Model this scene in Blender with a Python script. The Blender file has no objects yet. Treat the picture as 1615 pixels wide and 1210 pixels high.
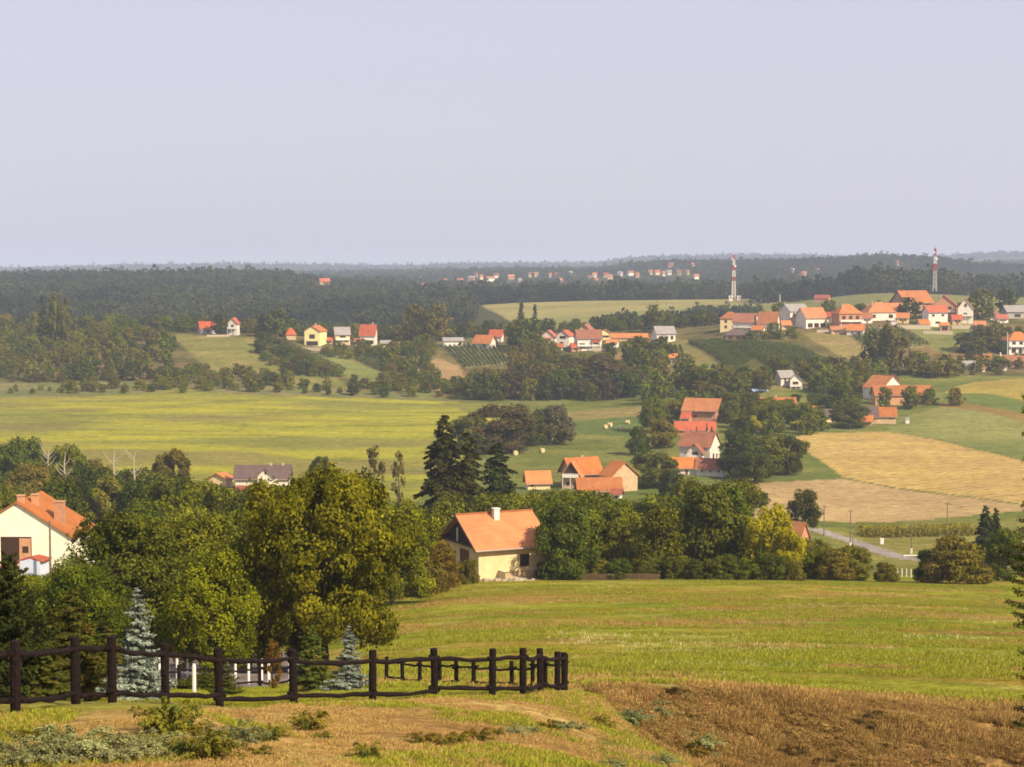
import bpy, math, random
import numpy as np
from mathutils import Vector, Matrix
R = math.radians
random.seed(7); rng = np.random.default_rng(7)
sc = bpy.context.scene
col = sc.collection

# ------------------------------------------------------------ camera, sky, sun, exposure
F = 2900.0; PITCH = R(3.55)
cam_d = bpy.data.cameras.new('camera'); cam = bpy.data.objects.new('camera', cam_d); col.objects.link(cam)
cam.location = (0, 0, 0); cam.rotation_euler = (R(90) - PITCH, 0, 0)
cam_d.sensor_width = 36; cam_d.lens = 36 * F / 1615; cam_d.clip_start = 0.5; cam_d.clip_end = 60000
sc.camera = cam
SUN_EL = R(37); SUN_AZ = R(46)          # azimuth to the right of straight behind the camera
sun_dir = Vector((math.sin(SUN_AZ) * math.cos(SUN_EL), -math.cos(SUN_AZ) * math.cos(SUN_EL), math.sin(SUN_EL)))
w = bpy.data.worlds.new('World'); sc.world = w; w.use_nodes = True
nt = w.node_tree; nt.nodes.clear()
out = nt.nodes.new('ShaderNodeOutputWorld'); bg = nt.nodes.new('ShaderNodeBackground')
sky = nt.nodes.new('ShaderNodeTexSky'); sky.sky_type = 'NISHITA'; sky.sun_disc = False
sky.sun_elevation = SUN_EL; sky.sun_rotation = math.atan2(sun_dir.x, sun_dir.y)
sky.air_density = 1.0; sky.dust_density = 3.0; sky.ozone_density = 1.0; sky.altitude = 200
tint = nt.nodes.new('ShaderNodeMix'); tint.data_type = 'RGBA'; tint.blend_type = 'MIX'
tint.inputs[0].default_value = 0.72; tint.inputs[7].default_value = (8.15, 7.8, 9.25, 1)
nt.links.new(sky.outputs[0], tint.inputs[6]); nt.links.new(tint.outputs[2], bg.inputs[0]); bg.inputs[1].default_value = 0.069
nt.links.new(bg.outputs[0], out.inputs[0])
sun_d = bpy.data.lights.new('sun', 'SUN'); sun = bpy.data.objects.new('sun', sun_d); col.objects.link(sun)
sun_d.energy = 5.0; sun_d.angle = R(0.5); sun_d.color = (1.0, 0.86, 0.62)
sun.rotation_euler = sun_dir.to_track_quat('Z', 'Y').to_euler()
sc.view_settings.view_transform = 'Standard'; sc.view_settings.look = 'None'
sc.view_settings.exposure = 0.50; sc.view_settings.gamma = 1.0; sc.view_settings.use_curve_mapping = False
sc.render.engine = 'CYCLES'
sc.cycles.use_denoising = True
sc.cycles.max_bounces = 6; sc.cycles.diffuse_bounces = 3; sc.cycles.volume_bounces = 1; sc.cycles.transparent_max_bounces = 4
sc.cycles.filter_width = 1.7
HAZE_DENSITY = 0.00012

# ------------------------------------------------------------ terrain
def slope(py):
    yc = -(py - 605) / F
    return (-math.sin(PITCH) + yc * math.cos(PITCH)) / (math.cos(PITCH) + yc * math.sin(PITCH))
def ucol(px, py=605):
    yc = -(py - 605) / F
    return (px - 807.5) / F / (math.cos(PITCH) + yc * math.sin(PITCH))
# for some azimuths: (distance in m, apparent height of the ground) pairs
NEARL = [(27, 1212), (34, 1124), (46, 1108), (60, 1096), (85, 1076), (100, 1060), (120, 1040), (150, 1010), (200, 965), (240, 907), (300, 880), (400, 820), (500, 762), (560, 735), (620, 706)]
COLS = {
 -300: NEARL + [(700, 668), (820, 628), (900, 606), (950, 580), (1000, 552), (1050, 535), (1100, 530), (1300, 528), (1700, 480), (2250, 458), (2600, 460), (3500, 452), (5000, 441), (8000, 432), (13000, 428)],
 0: NEARL + [(700, 668), (820, 626), (870, 612), (920, 592), (970, 565), (1015, 540), (1060, 524), (1110, 519), (1300, 524), (1650, 485), (2050, 455), (2250, 448), (2600, 455), (3500, 450), (5000, 441), (8000, 431), (13000, 428)],
 200: NEARL + [(700, 666), (820, 625), (860, 613), (905, 594), (950, 568), (1000, 543), (1045, 526), (1090, 520), (1130, 522), (1300, 526), (1650, 486), (1950, 460), (2200, 447), (2600, 452), (3500, 449), (5000, 440), (8000, 425), (13000, 428)],
 400: [(27, 1212), (43, 1114), (60, 1098), (85, 1076), (100, 1060), (120, 1038), (150, 1008), (200, 962), (240, 915), (300, 882), (400, 822), (500, 762), (560, 735), (620, 706), (700, 667), (820, 622), (860, 608), (920, 583), (975, 552), (1015, 532), (1045, 526), (1100, 528), (1300, 528), (1600, 494), (1900, 464), (2200, 447), (2600, 450), (3500, 446), (5000, 438), (8000, 424), (13000, 428)],
 600: [(29, 1212), (48, 1103), (66, 1082), (80, 1062), (95, 1042), (120, 1010), (150, 972), (200, 932), (240, 912), (300, 886), (400, 825), (500, 765), (560, 736), (620, 706), (700, 668), (760, 648), (820, 630), (860, 613), (920, 586), (980, 556), (1030, 540), (1080, 536), (1300, 532), (1600, 500), (2000, 475), (2400, 458), (2900, 450), (3500, 442), (5000, 437), (8000, 426), (13000, 427)],
 800: [(33, 1210), (52, 1096), (66, 1084), (76, 1068), (95, 1035), (120, 997), (160, 948), (200, 917), (240, 906), (300, 890), (400, 832), (450, 802), (500, 770), (560, 735), (620, 704), (700, 668), (760, 648), (820, 633), (860, 612), (920, 582), (975, 556), (1015, 538), (1070, 530), (1250, 532), (1420, 506), (1560, 488), (1700, 479), (1900, 478), (2400, 462), (2900, 449), (3500, 432), (3800, 436), (5000, 434), (8000, 422), (13000, 426)],
 930: [(35, 1215), (46, 1150), (53, 1106), (57, 1094), (66, 1078), (76, 1062), (95, 1030), (120, 995), (160, 946), (200, 917), (240, 906), (300, 890), (400, 836), (450, 804), (500, 770), (560, 735), (620, 704), (700, 668), (760, 648), (820, 632), (860, 612), (920, 580), (970, 552), (1010, 536), (1060, 524), (1250, 530), (1420, 502), (1560, 486), (1700, 475), (1900, 474), (2400, 462), (2900, 446), (3500, 430), (3800, 436), (5000, 432), (8000, 422), (13000, 426)],
 1030: [(37, 1225), (46, 1180), (54, 1160), (58.5, 1093), (66, 1080), (76, 1062), (95, 1030), (120, 995), (160, 946), (200, 917), (240, 906), (300, 890), (400, 838), (450, 805), (500, 770), (560, 733), (620, 703), (700, 668), (760, 645), (820, 622), (860, 600), (920, 567), (975, 545), (1030, 526), (1080, 518), (1250, 522), (1400, 505), (1520, 487), (1650, 474), (1800, 472), (2400, 458), (2900, 438), (3400, 418), (3700, 430), (5000, 430), (8000, 412), (13000, 425)],
 1200: [(37, 1250), (54, 1222), (59.5, 1100), (66, 1085), (76, 1065), (95, 1030), (120, 995), (160, 946), (200, 917), (240, 908), (300, 892), (350, 870), (430, 818), (500, 775), (560, 735), (620, 702), (680, 667), (740, 640), (800, 602), (860, 570), (920, 540), (970, 520), (1010, 508), (1060, 506), (1250, 512), (1400, 496), (1600, 475), (1750, 470), (2100, 464), (2600, 444), (3200, 418), (3700, 430), (5000, 428), (8000, 409), (13000, 425)],
 1400: [(38, 1270), (54, 1236), (60, 1112), (66, 1094), (76, 1070), (95, 1033), (120, 996), (160, 948), (200, 922), (240, 912), (300, 896), (350, 880), (400, 848), (430, 826), (500, 778), (560, 735), (640, 690), (700, 662), (760, 630), (820, 600), (860, 578), (900, 553), (950, 523), (990, 503), (1040, 492), (1120, 488), (1300, 474), (1450, 463), (1600, 462), (1800, 462), (2200, 460), (2700, 440), (3100, 411), (3500, 424), (5000, 426), (8000, 414), (13000, 425)],
 1615: [(38, 1290), (54, 1250), (60.5, 1124), (66, 1103), (76, 1075), (95, 1036), (120, 1000), (160, 952), (200, 926), (240, 914), (300, 898), (350, 882), (400, 848), (430, 818), (500, 768), (560, 732), (640, 692), (700, 655), (760, 622), (820, 598), (870, 580), (900, 562), (950, 528), (990, 508), (1040, 497), (1120, 496), (1300, 484), (1500, 470), (1800, 466), (2200, 460), (2700, 445), (3100, 424), (3500, 428), (5000, 422), (7500, 405), (13000, 424)],
}
COLS[2000] = COLS[1615]
def pchip(x, y, xi):
    x = np.asarray(x, float); y = np.asarray(y, float)
    h = np.diff(x); dl = np.diff(y) / h; m = np.zeros_like(y)
    for i in range(1, len(x) - 1):
        if dl[i-1] * dl[i] > 0:
            w1 = 2*h[i] + h[i-1]; w2 = h[i] + 2*h[i-1]
            m[i] = (w1 + w2) / (w1/dl[i-1] + w2/dl[i])
    m[0] = dl[0]; m[-1] = dl[-1]
    i = np.clip(np.searchsorted(x, xi) - 1, 0, len(x) - 2)
    t = (xi - x[i]) / h[i]
    return ((2*t**3-3*t**2+1)*y[i] + (t**3-2*t**2+t)*h[i]*m[i] + (-2*t**3+3*t**2)*y[i+1] + (t**3-t**2)*h[i]*m[i+1])
ND = 1500; LD = np.linspace(math.log(27.0), math.log(13500), ND); DD = np.exp(LD)
pxs = sorted(COLS); T0 = np.zeros((ND, len(pxs)))
for j, p in enumerate(pxs):
    ds = [a for a, b in COLS[p]]; zs = [slope(b) * a for a, b in COLS[p]]
    T0[:, j] = pchip(ds, zs, np.clip(DD, ds[0], ds[-1]))
    T0[DD < ds[0], j] = zs[0] + (ds[0] - DD[DD < ds[0]]) * 0.06
    if p > -1: pass
NU = 420; UU = np.linspace(ucol(-300), ucol(2000), NU)
upx = [ucol(p) for p in pxs]
TZ = np.stack([pchip(upx, T0[i], UU) for i in range(ND)])
def vnoise(x, y, seed=0):
    """smooth value noise, numpy"""
    xi = np.floor(x).astype(np.int64); yi = np.floor(y).astype(np.int64); fx = x - xi; fy = y - yi
    fx = fx*fx*(3-2*fx); fy = fy*fy*(3-2*fy)
    def h(a, b):
        n = (a * 374761393 + b * 668265263 + seed * 974711) & 0xffffffff
        n = ((n ^ (n >> 13)) * 1274126177) & 0xffffffff
        return ((n ^ (n >> 16)) & 0xffff) / 65535.0
    return (h(xi, yi)*(1-fx)+h(xi+1, yi)*fx)*(1-fy) + (h(xi, yi+1)*(1-fx)+h(xi+1, yi+1)*fx)*fy
def fbm(x, y, seed=0, o=4):
    s = 0; a = .5; t = 0
    for k in range(o):
        s = s + a * vnoise(x*2**k, y*2**k, seed + k); t += a; a *= .55
    return s / t
def ground(x, y):
    x = np.asarray(x, float); y = np.asarray(y, float)
    yy = np.maximum(y, 27.05); u = np.clip(x / yy, UU[0], UU[-1])
    fi = (np.log(np.minimum(yy, 13400)) - LD[0]) / (LD[1] - LD[0]); i = np.clip(fi.astype(int), 0, ND-2); a = fi - i
    fj = (u - UU[0]) / (UU[1] - UU[0]); j = np.clip(fj.astype(int), 0, NU-2); b = fj - j
    z = (TZ[i, j]*(1-a)+TZ[i+1, j]*a)*(1-b) + (TZ[i, j+1]*(1-a)+TZ[i+1, j+1]*a)*b
    # small undulation, larger on the far hills
    amp = np.where(yy < 70, .0, np.where(yy < 830, .0, np.clip((yy-830)/170, 0, 1)*0.9)) + np.clip((yy-3200)/2500, 0, 1)*4
    z = z + amp * (fbm(x/70, y/70, 5, 3) - .5) + np.clip((yy-3200)/2500, 0, 1)*8*(fbm(x/420, y/700, 9, 3) - .5)
    z = z + np.where(yy > 1250, 1, 0)*np.clip((yy-1250)/200, 0, 1)*np.clip((ucol(735)-u)/.012, 0, 1)*np.clip((2500-yy)/200, 0, 1)*9*(fbm(x/150, y/110, 17, 3)-.5)
    bk = np.clip((u-ucol(960))/.012, 0, 1)*np.clip((60.2-yy)/1.5, 0, 1)*np.clip((yy-44)/6, 0, 1)
    z = z + bk*.5*(fbm(x/2.6, y/1.5, 41, 4)-.45)
    near = np.clip((64-yy)/6, 0, 1) * np.clip((yy-20)/6, 0, 1)
    z = z + near * .16 * (fbm(x/1.6, y/1.6, 3, 4) - .5)
    z = np.where(y < 27, z + (27 - np.maximum(y, -60)) * 0.02, z)
    return z
def gz(x, y): return float(ground(np.array([x]), np.array([y]))[0])
MARCH = np.exp(np.linspace(math.log(12), math.log(13000), 2600))
def hit(px, py, dmin=0):
    """world point on the ground that shows at photo pixel px, py"""
    u = ucol(px, py); s = slope(py)
    d = MARCH[MARCH >= dmin]
    g = ground(u*d, d) - s*d
    k = np.argmax(g >= 0)
    if g[k] < 0: raise ValueError('no ground at %s %s' % (px, py))
    if k > 0:
        t = g[k-1] / (g[k-1] - g[k]); dd = d[k-1] + t*(d[k] - d[k-1])
    else: dd = d[k]
    return Vector((u*dd, dd, gz(u*dd, dd)))
def at(px, d):
    x = ucol(px) * d
    return Vector((x, d, gz(x, d)))

# ------------------------------------------------------------ object helpers
def tag(o, label=None, cat=None, group=None, kind=None):
    if label:
        o['label'] = label
    if cat: o['category'] = cat
    if group: o['group'] = group
    if kind: o['kind'] = kind
    return o
def link(o, parent=None):
    col.objects.link(o)
    if parent is not None: o.parent = parent
    return o
def empty(name, loc, rz=0):
    o = bpy.data.objects.new(name, None); o.location = loc; o.rotation_euler = (0, 0, rz); o.empty_display_size = .3
    return link(o)
def npmesh(name, V, Fq, mats, n=4, attrs=None, smooth=False, midx=None):
    me = bpy.data.meshes.new(name); V = np.asarray(V, np.float32); Fq = np.asarray(Fq, np.int32)
    me.vertices.add(len(V)); me.vertices.foreach_set('co', V.ravel())
    nf = len(Fq); me.loops.add(nf*n); me.loops.foreach_set('vertex_index', Fq.ravel())
    me.polygons.add(nf); me.polygons.foreach_set('loop_start', np.arange(nf, dtype=np.int32)*n)
    me.polygons.foreach_set('loop_total', np.full(nf, n, np.int32))
    if smooth: me.polygons.foreach_set('use_smooth', np.ones(nf, bool))
    for m in mats: me.materials.append(m)
    if midx is not None: me.polygons.foreach_set('material_index', np.asarray(midx, np.int32))
    me.update(calc_edges=True)
    for k, v in (attrs or {}).items():
        v = np.asarray(v, np.float32)
        if v.ndim == 1: me.attributes.new(k, 'FLOAT', 'POINT').data.foreach_set('value', v)
        else:
            if v.shape[1] == 3: v = np.hstack([v, np.ones((len(v), 1), np.float32)])
            me.attributes.new(k, 'FLOAT_COLOR', 'POINT').data.foreach_set('color', v.ravel())
    return me
class MB:
    """collects boxes, slabs and tubes into one mesh"""
    def __init__(s): s.v = []; s.f = []; s.m = []
    def box(s, x0, x1, y0, y1, z0, z1, m=0, M=None):
        b = len(s.v); P = [(x, y, z) for z in (z0, z1) for y in (y0, y1) for x in (x0, x1)]
        if M is not None: P = [tuple(M @ Vector(p)) for p in P]
        s.v += P
        for q in ((0,2,3,1),(4,5,7,6),(0,1,5,4),(2,6,7,3),(0,4,6,2),(1,3,7,5)): s.f.append(tuple(b+i for i in q)); s.m.append(m)
        return s
    def poly(s, P, F_, m=0):
        b = len(s.v); s.v += [tuple(p) for p in P]
        for q in F_: s.f.append(tuple(b+i for i in q)); s.m.append(m)
        return s
    def slab(s, P, t, m=0):
        """a thick sheet under the polygon P"""
        n = len(P); Q = [(p[0], p[1], p[2]-t) for p in P]
        return s.poly(list(P)+Q, [tuple(range(n)), tuple(range(2*n-1, n-1, -1))] + [(i, n+i, n+(i+1) % n, (i+1) % n) for i in range(n)], m)
    def tube(s, pts, rad, n=6, m=0, cap=True):
        b = len(s.v); pts = [Vector(p) for p in pts]
        if not hasattr(rad, '__len__'): rad = [rad]*len(pts)
        for i, p in enumerate(pts):
            d = (pts[min(i+1, len(pts)-1)] - pts[max(i-1, 0)]).normalized()
            a = d.cross(Vector((0, 0, 1)) if abs(d.z) < .9 else Vector((1, 0, 0))).normalized(); c = d.cross(a)
            for k in range(n):
                t = 2*math.pi*k/n; s.v.append(tuple(p + (a*math.cos(t) + c*math.sin(t))*rad[i]))
        for i in range(len(pts)-1):
            for k in range(n):
                s.f.append((b+i*n+k, b+i*n+(k+1) % n, b+(i+1)*n+(k+1) % n, b+(i+1)*n+k)); s.m.append(m)
        if cap:
            s.f.append(tuple(b+k for k in range(n))[::-1]); s.m.append(m)
            s.f.append(tuple(b+(len(pts)-1)*n+k for k in range(n))); s.m.append(m)
        return s
    def mesh(s, name, mats):
        me = bpy.data.meshes.new(name); me.from_pydata(s.v, [], s.f)
        mats = mats if isinstance(mats, (list, tuple)) else [mats]
        for m in mats: me.materials.append(m)
        me.polygons.foreach_set('material_index', s.m); me.update(); return me
    def build(s, name, mats, parent=None):
        return link(bpy.data.objects.new(name, s.mesh(name, mats)), parent)

# ------------------------------------------------------------ materials
def mat(name, c, rough=.9, noise=None, c2=None, spec=.2, bump=0, bscale=8, coord='Object', metal=0, bands=None, ovar=0):
    m = bpy.data.materials.new(name); m.use_nodes = True; t = m.node_tree; b = t.nodes['Principled BSDF']
    b.inputs['Base Color'].default_value = (*c, 1); b.inputs['Roughness'].default_value = rough
    b.inputs['Specular IOR Level'].default_value = spec; b.inputs['Metallic'].default_value = metal
    tc = t.nodes.new('ShaderNodeTexCoord')
    src = None
    if noise:
        n = t.nodes.new('ShaderNodeTexNoise'); n.inputs['Scale'].default_value = noise; n.inputs['Detail'].default_value = 5; n.inputs['Roughness'].default_value = .65
        t.links.new(tc.outputs[coord], n.inputs['Vector'])
        mr = t.nodes.new('ShaderNodeMapRange'); mr.inputs[1].default_value = .35; mr.inputs[2].default_value = .65; t.links.new(n.outputs[0], mr.inputs[0])
        mx = t.nodes.new('ShaderNodeMix'); mx.data_type = 'RGBA'; mx.inputs[6].default_value = (*c, 1); mx.inputs[7].default_value = (*(c2 or [a*.7 for a in c]), 1)
        t.links.new(mr.outputs[0], mx.inputs[0]); src = mx.outputs[2]
    if bands:
        wv = t.nodes.new('ShaderNodeTexWave'); wv.wave_type = 'BANDS'; wv.bands_direction = bands[0]; wv.inputs['Scale'].default_value = bands[1]; wv.inputs['Distortion'].default_value = .3
        t.links.new(tc.outputs['Object'], wv.inputs['Vector'])
        m2 = t.nodes.new('ShaderNodeMix'); m2.data_type = 'RGBA'; m2.blend_type = 'MULTIPLY'; m2.inputs[0].default_value = bands[2]
        if src: t.links.new(src, m2.inputs[6])
        else: m2.inputs[6].default_value = (*c, 1)
        t.links.new(wv.outputs[0], m2.inputs[7]); src = m2.outputs[2]
    if ovar:
        oi = t.nodes.new('ShaderNodeObjectInfo'); hs = t.nodes.new('ShaderNodeHueSaturation'); r1 = t.nodes.new('ShaderNodeMapRange'); r1.inputs[3].default_value = 1-ovar; r1.inputs[4].default_value = 1+ovar*.6; t.links.new(oi.outputs['Random'], r1.inputs[0]); t.links.new(r1.outputs[0], hs.inputs['Value'])
        f1 = t.nodes.new('ShaderNodeMath'); f1.operation = 'MULTIPLY'; f1.inputs[1].default_value = 9.7; f2 = t.nodes.new('ShaderNodeMath'); f2.operation = 'FRACT'; t.links.new(oi.outputs['Random'], f1.inputs[0]); t.links.new(f1.outputs[0], f2.inputs[0])
        r2 = t.nodes.new('ShaderNodeMapRange'); r2.inputs[3].default_value = 1-ovar*.35; r2.inputs[4].default_value = 1; t.links.new(f2.outputs[0], r2.inputs[0]); t.links.new(r2.outputs[0], hs.inputs['Saturation']); t.links.new(src, hs.inputs['Color']); src = hs.outputs[0]
    if src: t.links.new(src, b.inputs['Base Color'])
    if bump:
        n2 = t.nodes.new('ShaderNodeTexNoise'); n2.inputs['Scale'].default_value = bscale; n2.inputs['Detail'].default_value = 6; t.links.new(tc.outputs['Object'], n2.inputs['Vector'])
        bp = t.nodes.new('ShaderNodeBump'); bp.inputs['Distance'].default_value = bump; t.links.new(n2.outputs[0], bp.inputs['Height']); t.links.new(bp.outputs[0], b.inputs['Normal'])
    return m
def leafmat(name, dark, light, trans=.25, var=.25, alt=None, alt_amt=.0, alt_scale=.35, world=False):
    """leaves: tone attribute per leaf, a little variation from tree to tree, clumps of a second colour"""
    m = bpy.data.materials.new(name); m.use_nodes = True; t = m.node_tree; t.nodes.clear()
    o = t.nodes.new('ShaderNodeOutputMaterial'); d = t.nodes.new('ShaderNodeBsdfDiffuse'); tr = t.nodes.new('ShaderNodeBsdfTranslucent'); ms = t.nodes.new('ShaderNodeMixShader')
    at_ = t.nodes.new('ShaderNodeAttribute'); at_.attribute_name = 'tone'
    mx = t.nodes.new('ShaderNodeMix'); mx.data_type = 'RGBA'; mx.inputs[6].default_value = (*dark, 1); mx.inputs[7].default_value = (*light, 1)
    t.links.new(at_.outputs['Fac'], mx.inputs[0]); src = mx.outputs[2]
    if alt:
        tc = t.nodes.new('ShaderNodeNewGeometry' if world else 'ShaderNodeTexCoord'); n = t.nodes.new('ShaderNodeTexNoise'); n.inputs['Scale'].default_value = alt_scale; n.inputs['Detail'].default_value = 3
        t.links.new(tc.outputs['Position' if world else 'Object'], n.inputs['Vector'])
        mr = t.nodes.new('ShaderNodeMapRange'); mr.inputs[1].default_value = .62 - alt_amt*.4; mr.inputs[2].default_value = .74 - alt_amt*.4; t.links.new(n.outputs[0], mr.inputs[0])
        m3 = t.nodes.new('ShaderNodeMix'); m3.data_type = 'RGBA'; t.links.new(mr.outputs[0], m3.inputs[0]); t.links.new(src, m3.inputs[6]); m3.inputs[7].default_value = (*alt, 1); src = m3.outputs[2]
    oi = t.nodes.new('ShaderNodeObjectInfo'); hs = t.nodes.new('ShaderNodeHueSaturation')
    a = t.nodes.new('ShaderNodeMapRange'); a.inputs[3].default_value = .5-.035*var*4; a.inputs[4].default_value = .5+.02*var*4; t.links.new(oi.outputs['Random'], a.inputs[0]); t.links.new(a.outputs[0], hs.inputs['Hue'])
    w1 = t.nodes.new('ShaderNodeMath'); w1.operation = 'MULTIPLY'; w1.inputs[1].default_value = 7.13; t.links.new(oi.outputs['Random'], w1.inputs[0])
    w2 = t.nodes.new('ShaderNodeMath'); w2.operation = 'FRACT'; t.links.new(w1.outputs[0], w2.inputs[0])
    b = t.nodes.new('ShaderNodeMapRange'); b.inputs[3].default_value = 1-var; b.inputs[4].default_value = 1+var*1.1; t.links.new(w2.outputs[0], b.inputs[0]); t.links.new(b.outputs[0], hs.inputs['Value'])
    t.links.new(src, hs.inputs['Color'])
    t.links.new(hs.outputs[0], d.inputs[0]); t.links.new(hs.outputs[0], tr.inputs[0]); ms.inputs[0].default_value = trans
    t.links.new(d.outputs[0], ms.inputs[1]); t.links.new(tr.outputs[0], ms.inputs[2]); t.links.new(ms.outputs[0], o.inputs[0])
    return m
L = {
 'green': leafmat('leaf_green', (.042, .060, .005), (.265, .285, .020), trans=.27, var=.18),
 'walnut': leafmat('leaf_walnut', (.045, .058, .005), (.370, .355, .018), trans=.3, var=.12),
 'dark': leafmat('leaf_dark', (.027, .040, .007), (.160, .180, .018), trans=.24, var=.2),
 'olive': leafmat('leaf_olive', (.070, .072, .010), (.30, .265, .030), trans=.3, var=.2, alt=(.22, .14, .03), alt_amt=.0),
 'shadeweed': leafmat('painted_shade_weed', (.022, .014, .007), (.085, .055, .020), trans=.1, var=.2),  # dark tone paints the shade of bank hollows into the leaf colour
 'yellow': leafmat('leaf_yellow', (.26, .24, .010), (.62, .54, .02), trans=.35, var=.06),
 'autumn': leafmat('leaf_autumn', (.13, .095, .014), (.30, .20, .025), trans=.35, alt=(.10, .11, .015), alt_amt=.1),
 'brown': leafmat('leaf_brown', (.065, .052, .018), (.17, .12, .038), var=.2, alt=(.08, .085, .018), alt_amt=.2),
 'willow': leafmat('leaf_willow', (.075, .070, .032), (.19, .165, .075)),
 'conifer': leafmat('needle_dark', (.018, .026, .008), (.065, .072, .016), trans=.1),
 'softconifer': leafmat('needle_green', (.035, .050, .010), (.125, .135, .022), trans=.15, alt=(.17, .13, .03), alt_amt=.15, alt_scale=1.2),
 'blue': leafmat('needle_blue', (.085, .105, .080), (.30, .34, .27), trans=.08),
 'juniper': leafmat('needle_juniper', (.08, .105, .035), (.32, .34, .14), trans=.12, alt=(.32, .28, .07), alt_amt=.05, alt_scale=1.5),
 'juniperyellow': leafmat('needle_juniper_yellow', (.09, .09, .012), (.32, .26, .035), trans=.15, alt=(.09, .11, .02), alt_amt=.35, alt_scale=1.5),
 'forest': leafmat('leaf_far_forest', (.032, .046, .018), (.105, .120, .038), var=.2, alt=(.028, .042, .020), alt_amt=.34, alt_scale=.009, world=True),
 'vine': leafmat('leaf_vine', (.030, .048, .012), (.10, .12, .025), var=.12),
 'grass': leafmat('grass_blade', (.17, .19, .020), (.38, .375, .042), trans=.35, var=.2),
 'drygrass': leafmat('dry_grass_blade', (.25, .155, .045), (.52, .36, .12), trans=.25, var=.16),
 'browngrass': leafmat('brown_weed', (.14, .085, .026), (.55, .365, .12), trans=.15, var=.15, alt=(.09, .05, .018), alt_amt=.2, alt_scale=2.6),
 'flower': leafmat('flower_head', (.38, .34, .13), (.58, .50, .26), trans=.1, var=.2),
}
BARK = mat('bark', (.085, .06, .038), noise=4, c2=(.04, .03, .02), bump=.03)
DEADBARK = mat('pale_dead_bark', (.45, .38, .28), noise=3)
TAR = mat('tarred_wood', (.007, .0038, .0032), rough=.85, noise=9, c2=(.017, .009, .0075), bump=.04, bscale=14, spec=.12)

# ------------------------------------------------------------ the ground
def P(pts, dmin=0): return [hit(p[0], p[1], (p[2] if len(p) > 2 else dmin)) for p in pts]
def inside(poly, X, Y):
    """even-odd test in (x/y, log y) space so that long edges stay straight in view"""
    a = [(p.x/p.y, math.log(p.y)) for p in poly]; U = X/Y; V = np.log(Y); c = np.zeros(U.shape, bool); j = len(a)-1
    for i in range(len(a)):
        (xi, yi), (xj, yj) = a[i], a[j]
        if yi != yj: c ^= ((yi > V) != (yj > V)) & (U < (xj-xi)*(V-yi)/(yj-yi)+xi)
        j = i
    return c
# rows spaced by how tall they look
dpy = np.zeros(ND-1)
for p in (0, 300, 600, 900, 1100, 1300, 1500):
    j = int((ucol(p)-UU[0])/(UU[1]-UU[0])); s_ = TZ[:, j]/DD
    dpy = np.maximum(dpy, np.abs(np.diff(s_))*F)
dpy = np.maximum(dpy, np.diff(LD)*25)
cum = np.concatenate([[0], np.cumsum(dpy)]); NR = 720
rows = np.interp(np.linspace(0, cum[-1], NR), cum, DD)
rows = np.concatenate([[-45, -25, -10, 0, 8, 14, 19, 23, 26], rows]); NR = len(rows)
NC = 560; us = np.linspace(ucol(-240), ucol(1860), NC)
Yg = np.repeat(rows[:, None], NC, 1); Xg = us[None, :] * (np.maximum(Yg, -8) + 20)
Xg = np.where(Yg < 0, us[None, :]*(20 + 12) * 1.6, Xg)
Zg = ground(Xg, Yg)
Yc = np.maximum(Yg, 5)
COLR = np.zeros(Yg.shape+(3,)); ROWA = np.zeros(Yg.shape); REG = np.zeros(Yg.shape, int)
n1 = fbm(Xg/60, Yg/60, 11); n2 = fbm(Xg/14, Yg/14, 12); n3 = fbm(Xg/220, Yg/90, 13); n4 = fbm(Xg/5, Yg/5, 15)
def lerp(a, b, t): return np.asarray(a)*(1-t[..., None]) + np.asarray(b)*t[..., None]
def st(x, a, b): t = np.clip((x-a)/(b-a), 0, 1); return t*t*(3-2*t)
REGS = ['ground']
def region(name, mask, c, rowamp=0):
    COLR[mask] = (c[mask] if isinstance(c, np.ndarray) and c.ndim == 3 else c)
    ROWA[mask] = rowamp
    if name:
        if name not in REGS: REGS.append(name)
        REG[mask] = REGS.index(name)
allm = np.ones(Yg.shape, bool)
wild = lerp((.115, .105, .030), (.19, .155, .055), st(n2, .35, .65)); wild = lerp(wild, (.25, .155, .07), st(n1, .58, .7)*.7)
region('ground', allm, wild)
region('ground', Yg > 1150, lerp((.06, .065, .025), (.09, .085, .03), n1))
# meadow and mown grass
meadow = lerp((.195, .23, .022), (.32, .305, .040), st(n2, .35, .65)); meadow = lerp(meadow, (.33, .19, .05), st(fbm(Xg/26, Yg/11, 31), .50, .66)*.55)
meadow = lerp(meadow, (.42, .36, .10), st(n4, .60, .74)*.5); meadow = lerp(meadow, (.16, .20, .02), st(fbm(Xg/34, Yg/16, 47), .5, .68)*.5)
meadow = lerp(meadow, (.36, .21, .02), st(fbm(Xg/3.5, Yg/5, 77), .62, .72)*.5*(Xg > 0))
region('meadow', (Yg > 56) & (Yg < 262) , meadow)
lawn = lerp((.22, .20, .035), (.30, .27, .06), st(n4, .3, .7)); lawn = lerp(lawn, (.38, .28, .10), st(n2, .5, .7)*.6)
region('meadow', (Yg <= 66) & (Yg > 30) & (Xg < Yg*.05), lawn)
edge = np.abs(Yg - 62.5 + 1.5*(n2-.5)) < 2.6
region('meadow', edge & (Xg > Yg*ucol(930)), lerp((.36, .31, .09), (.44, .34, .13), n4))
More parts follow.
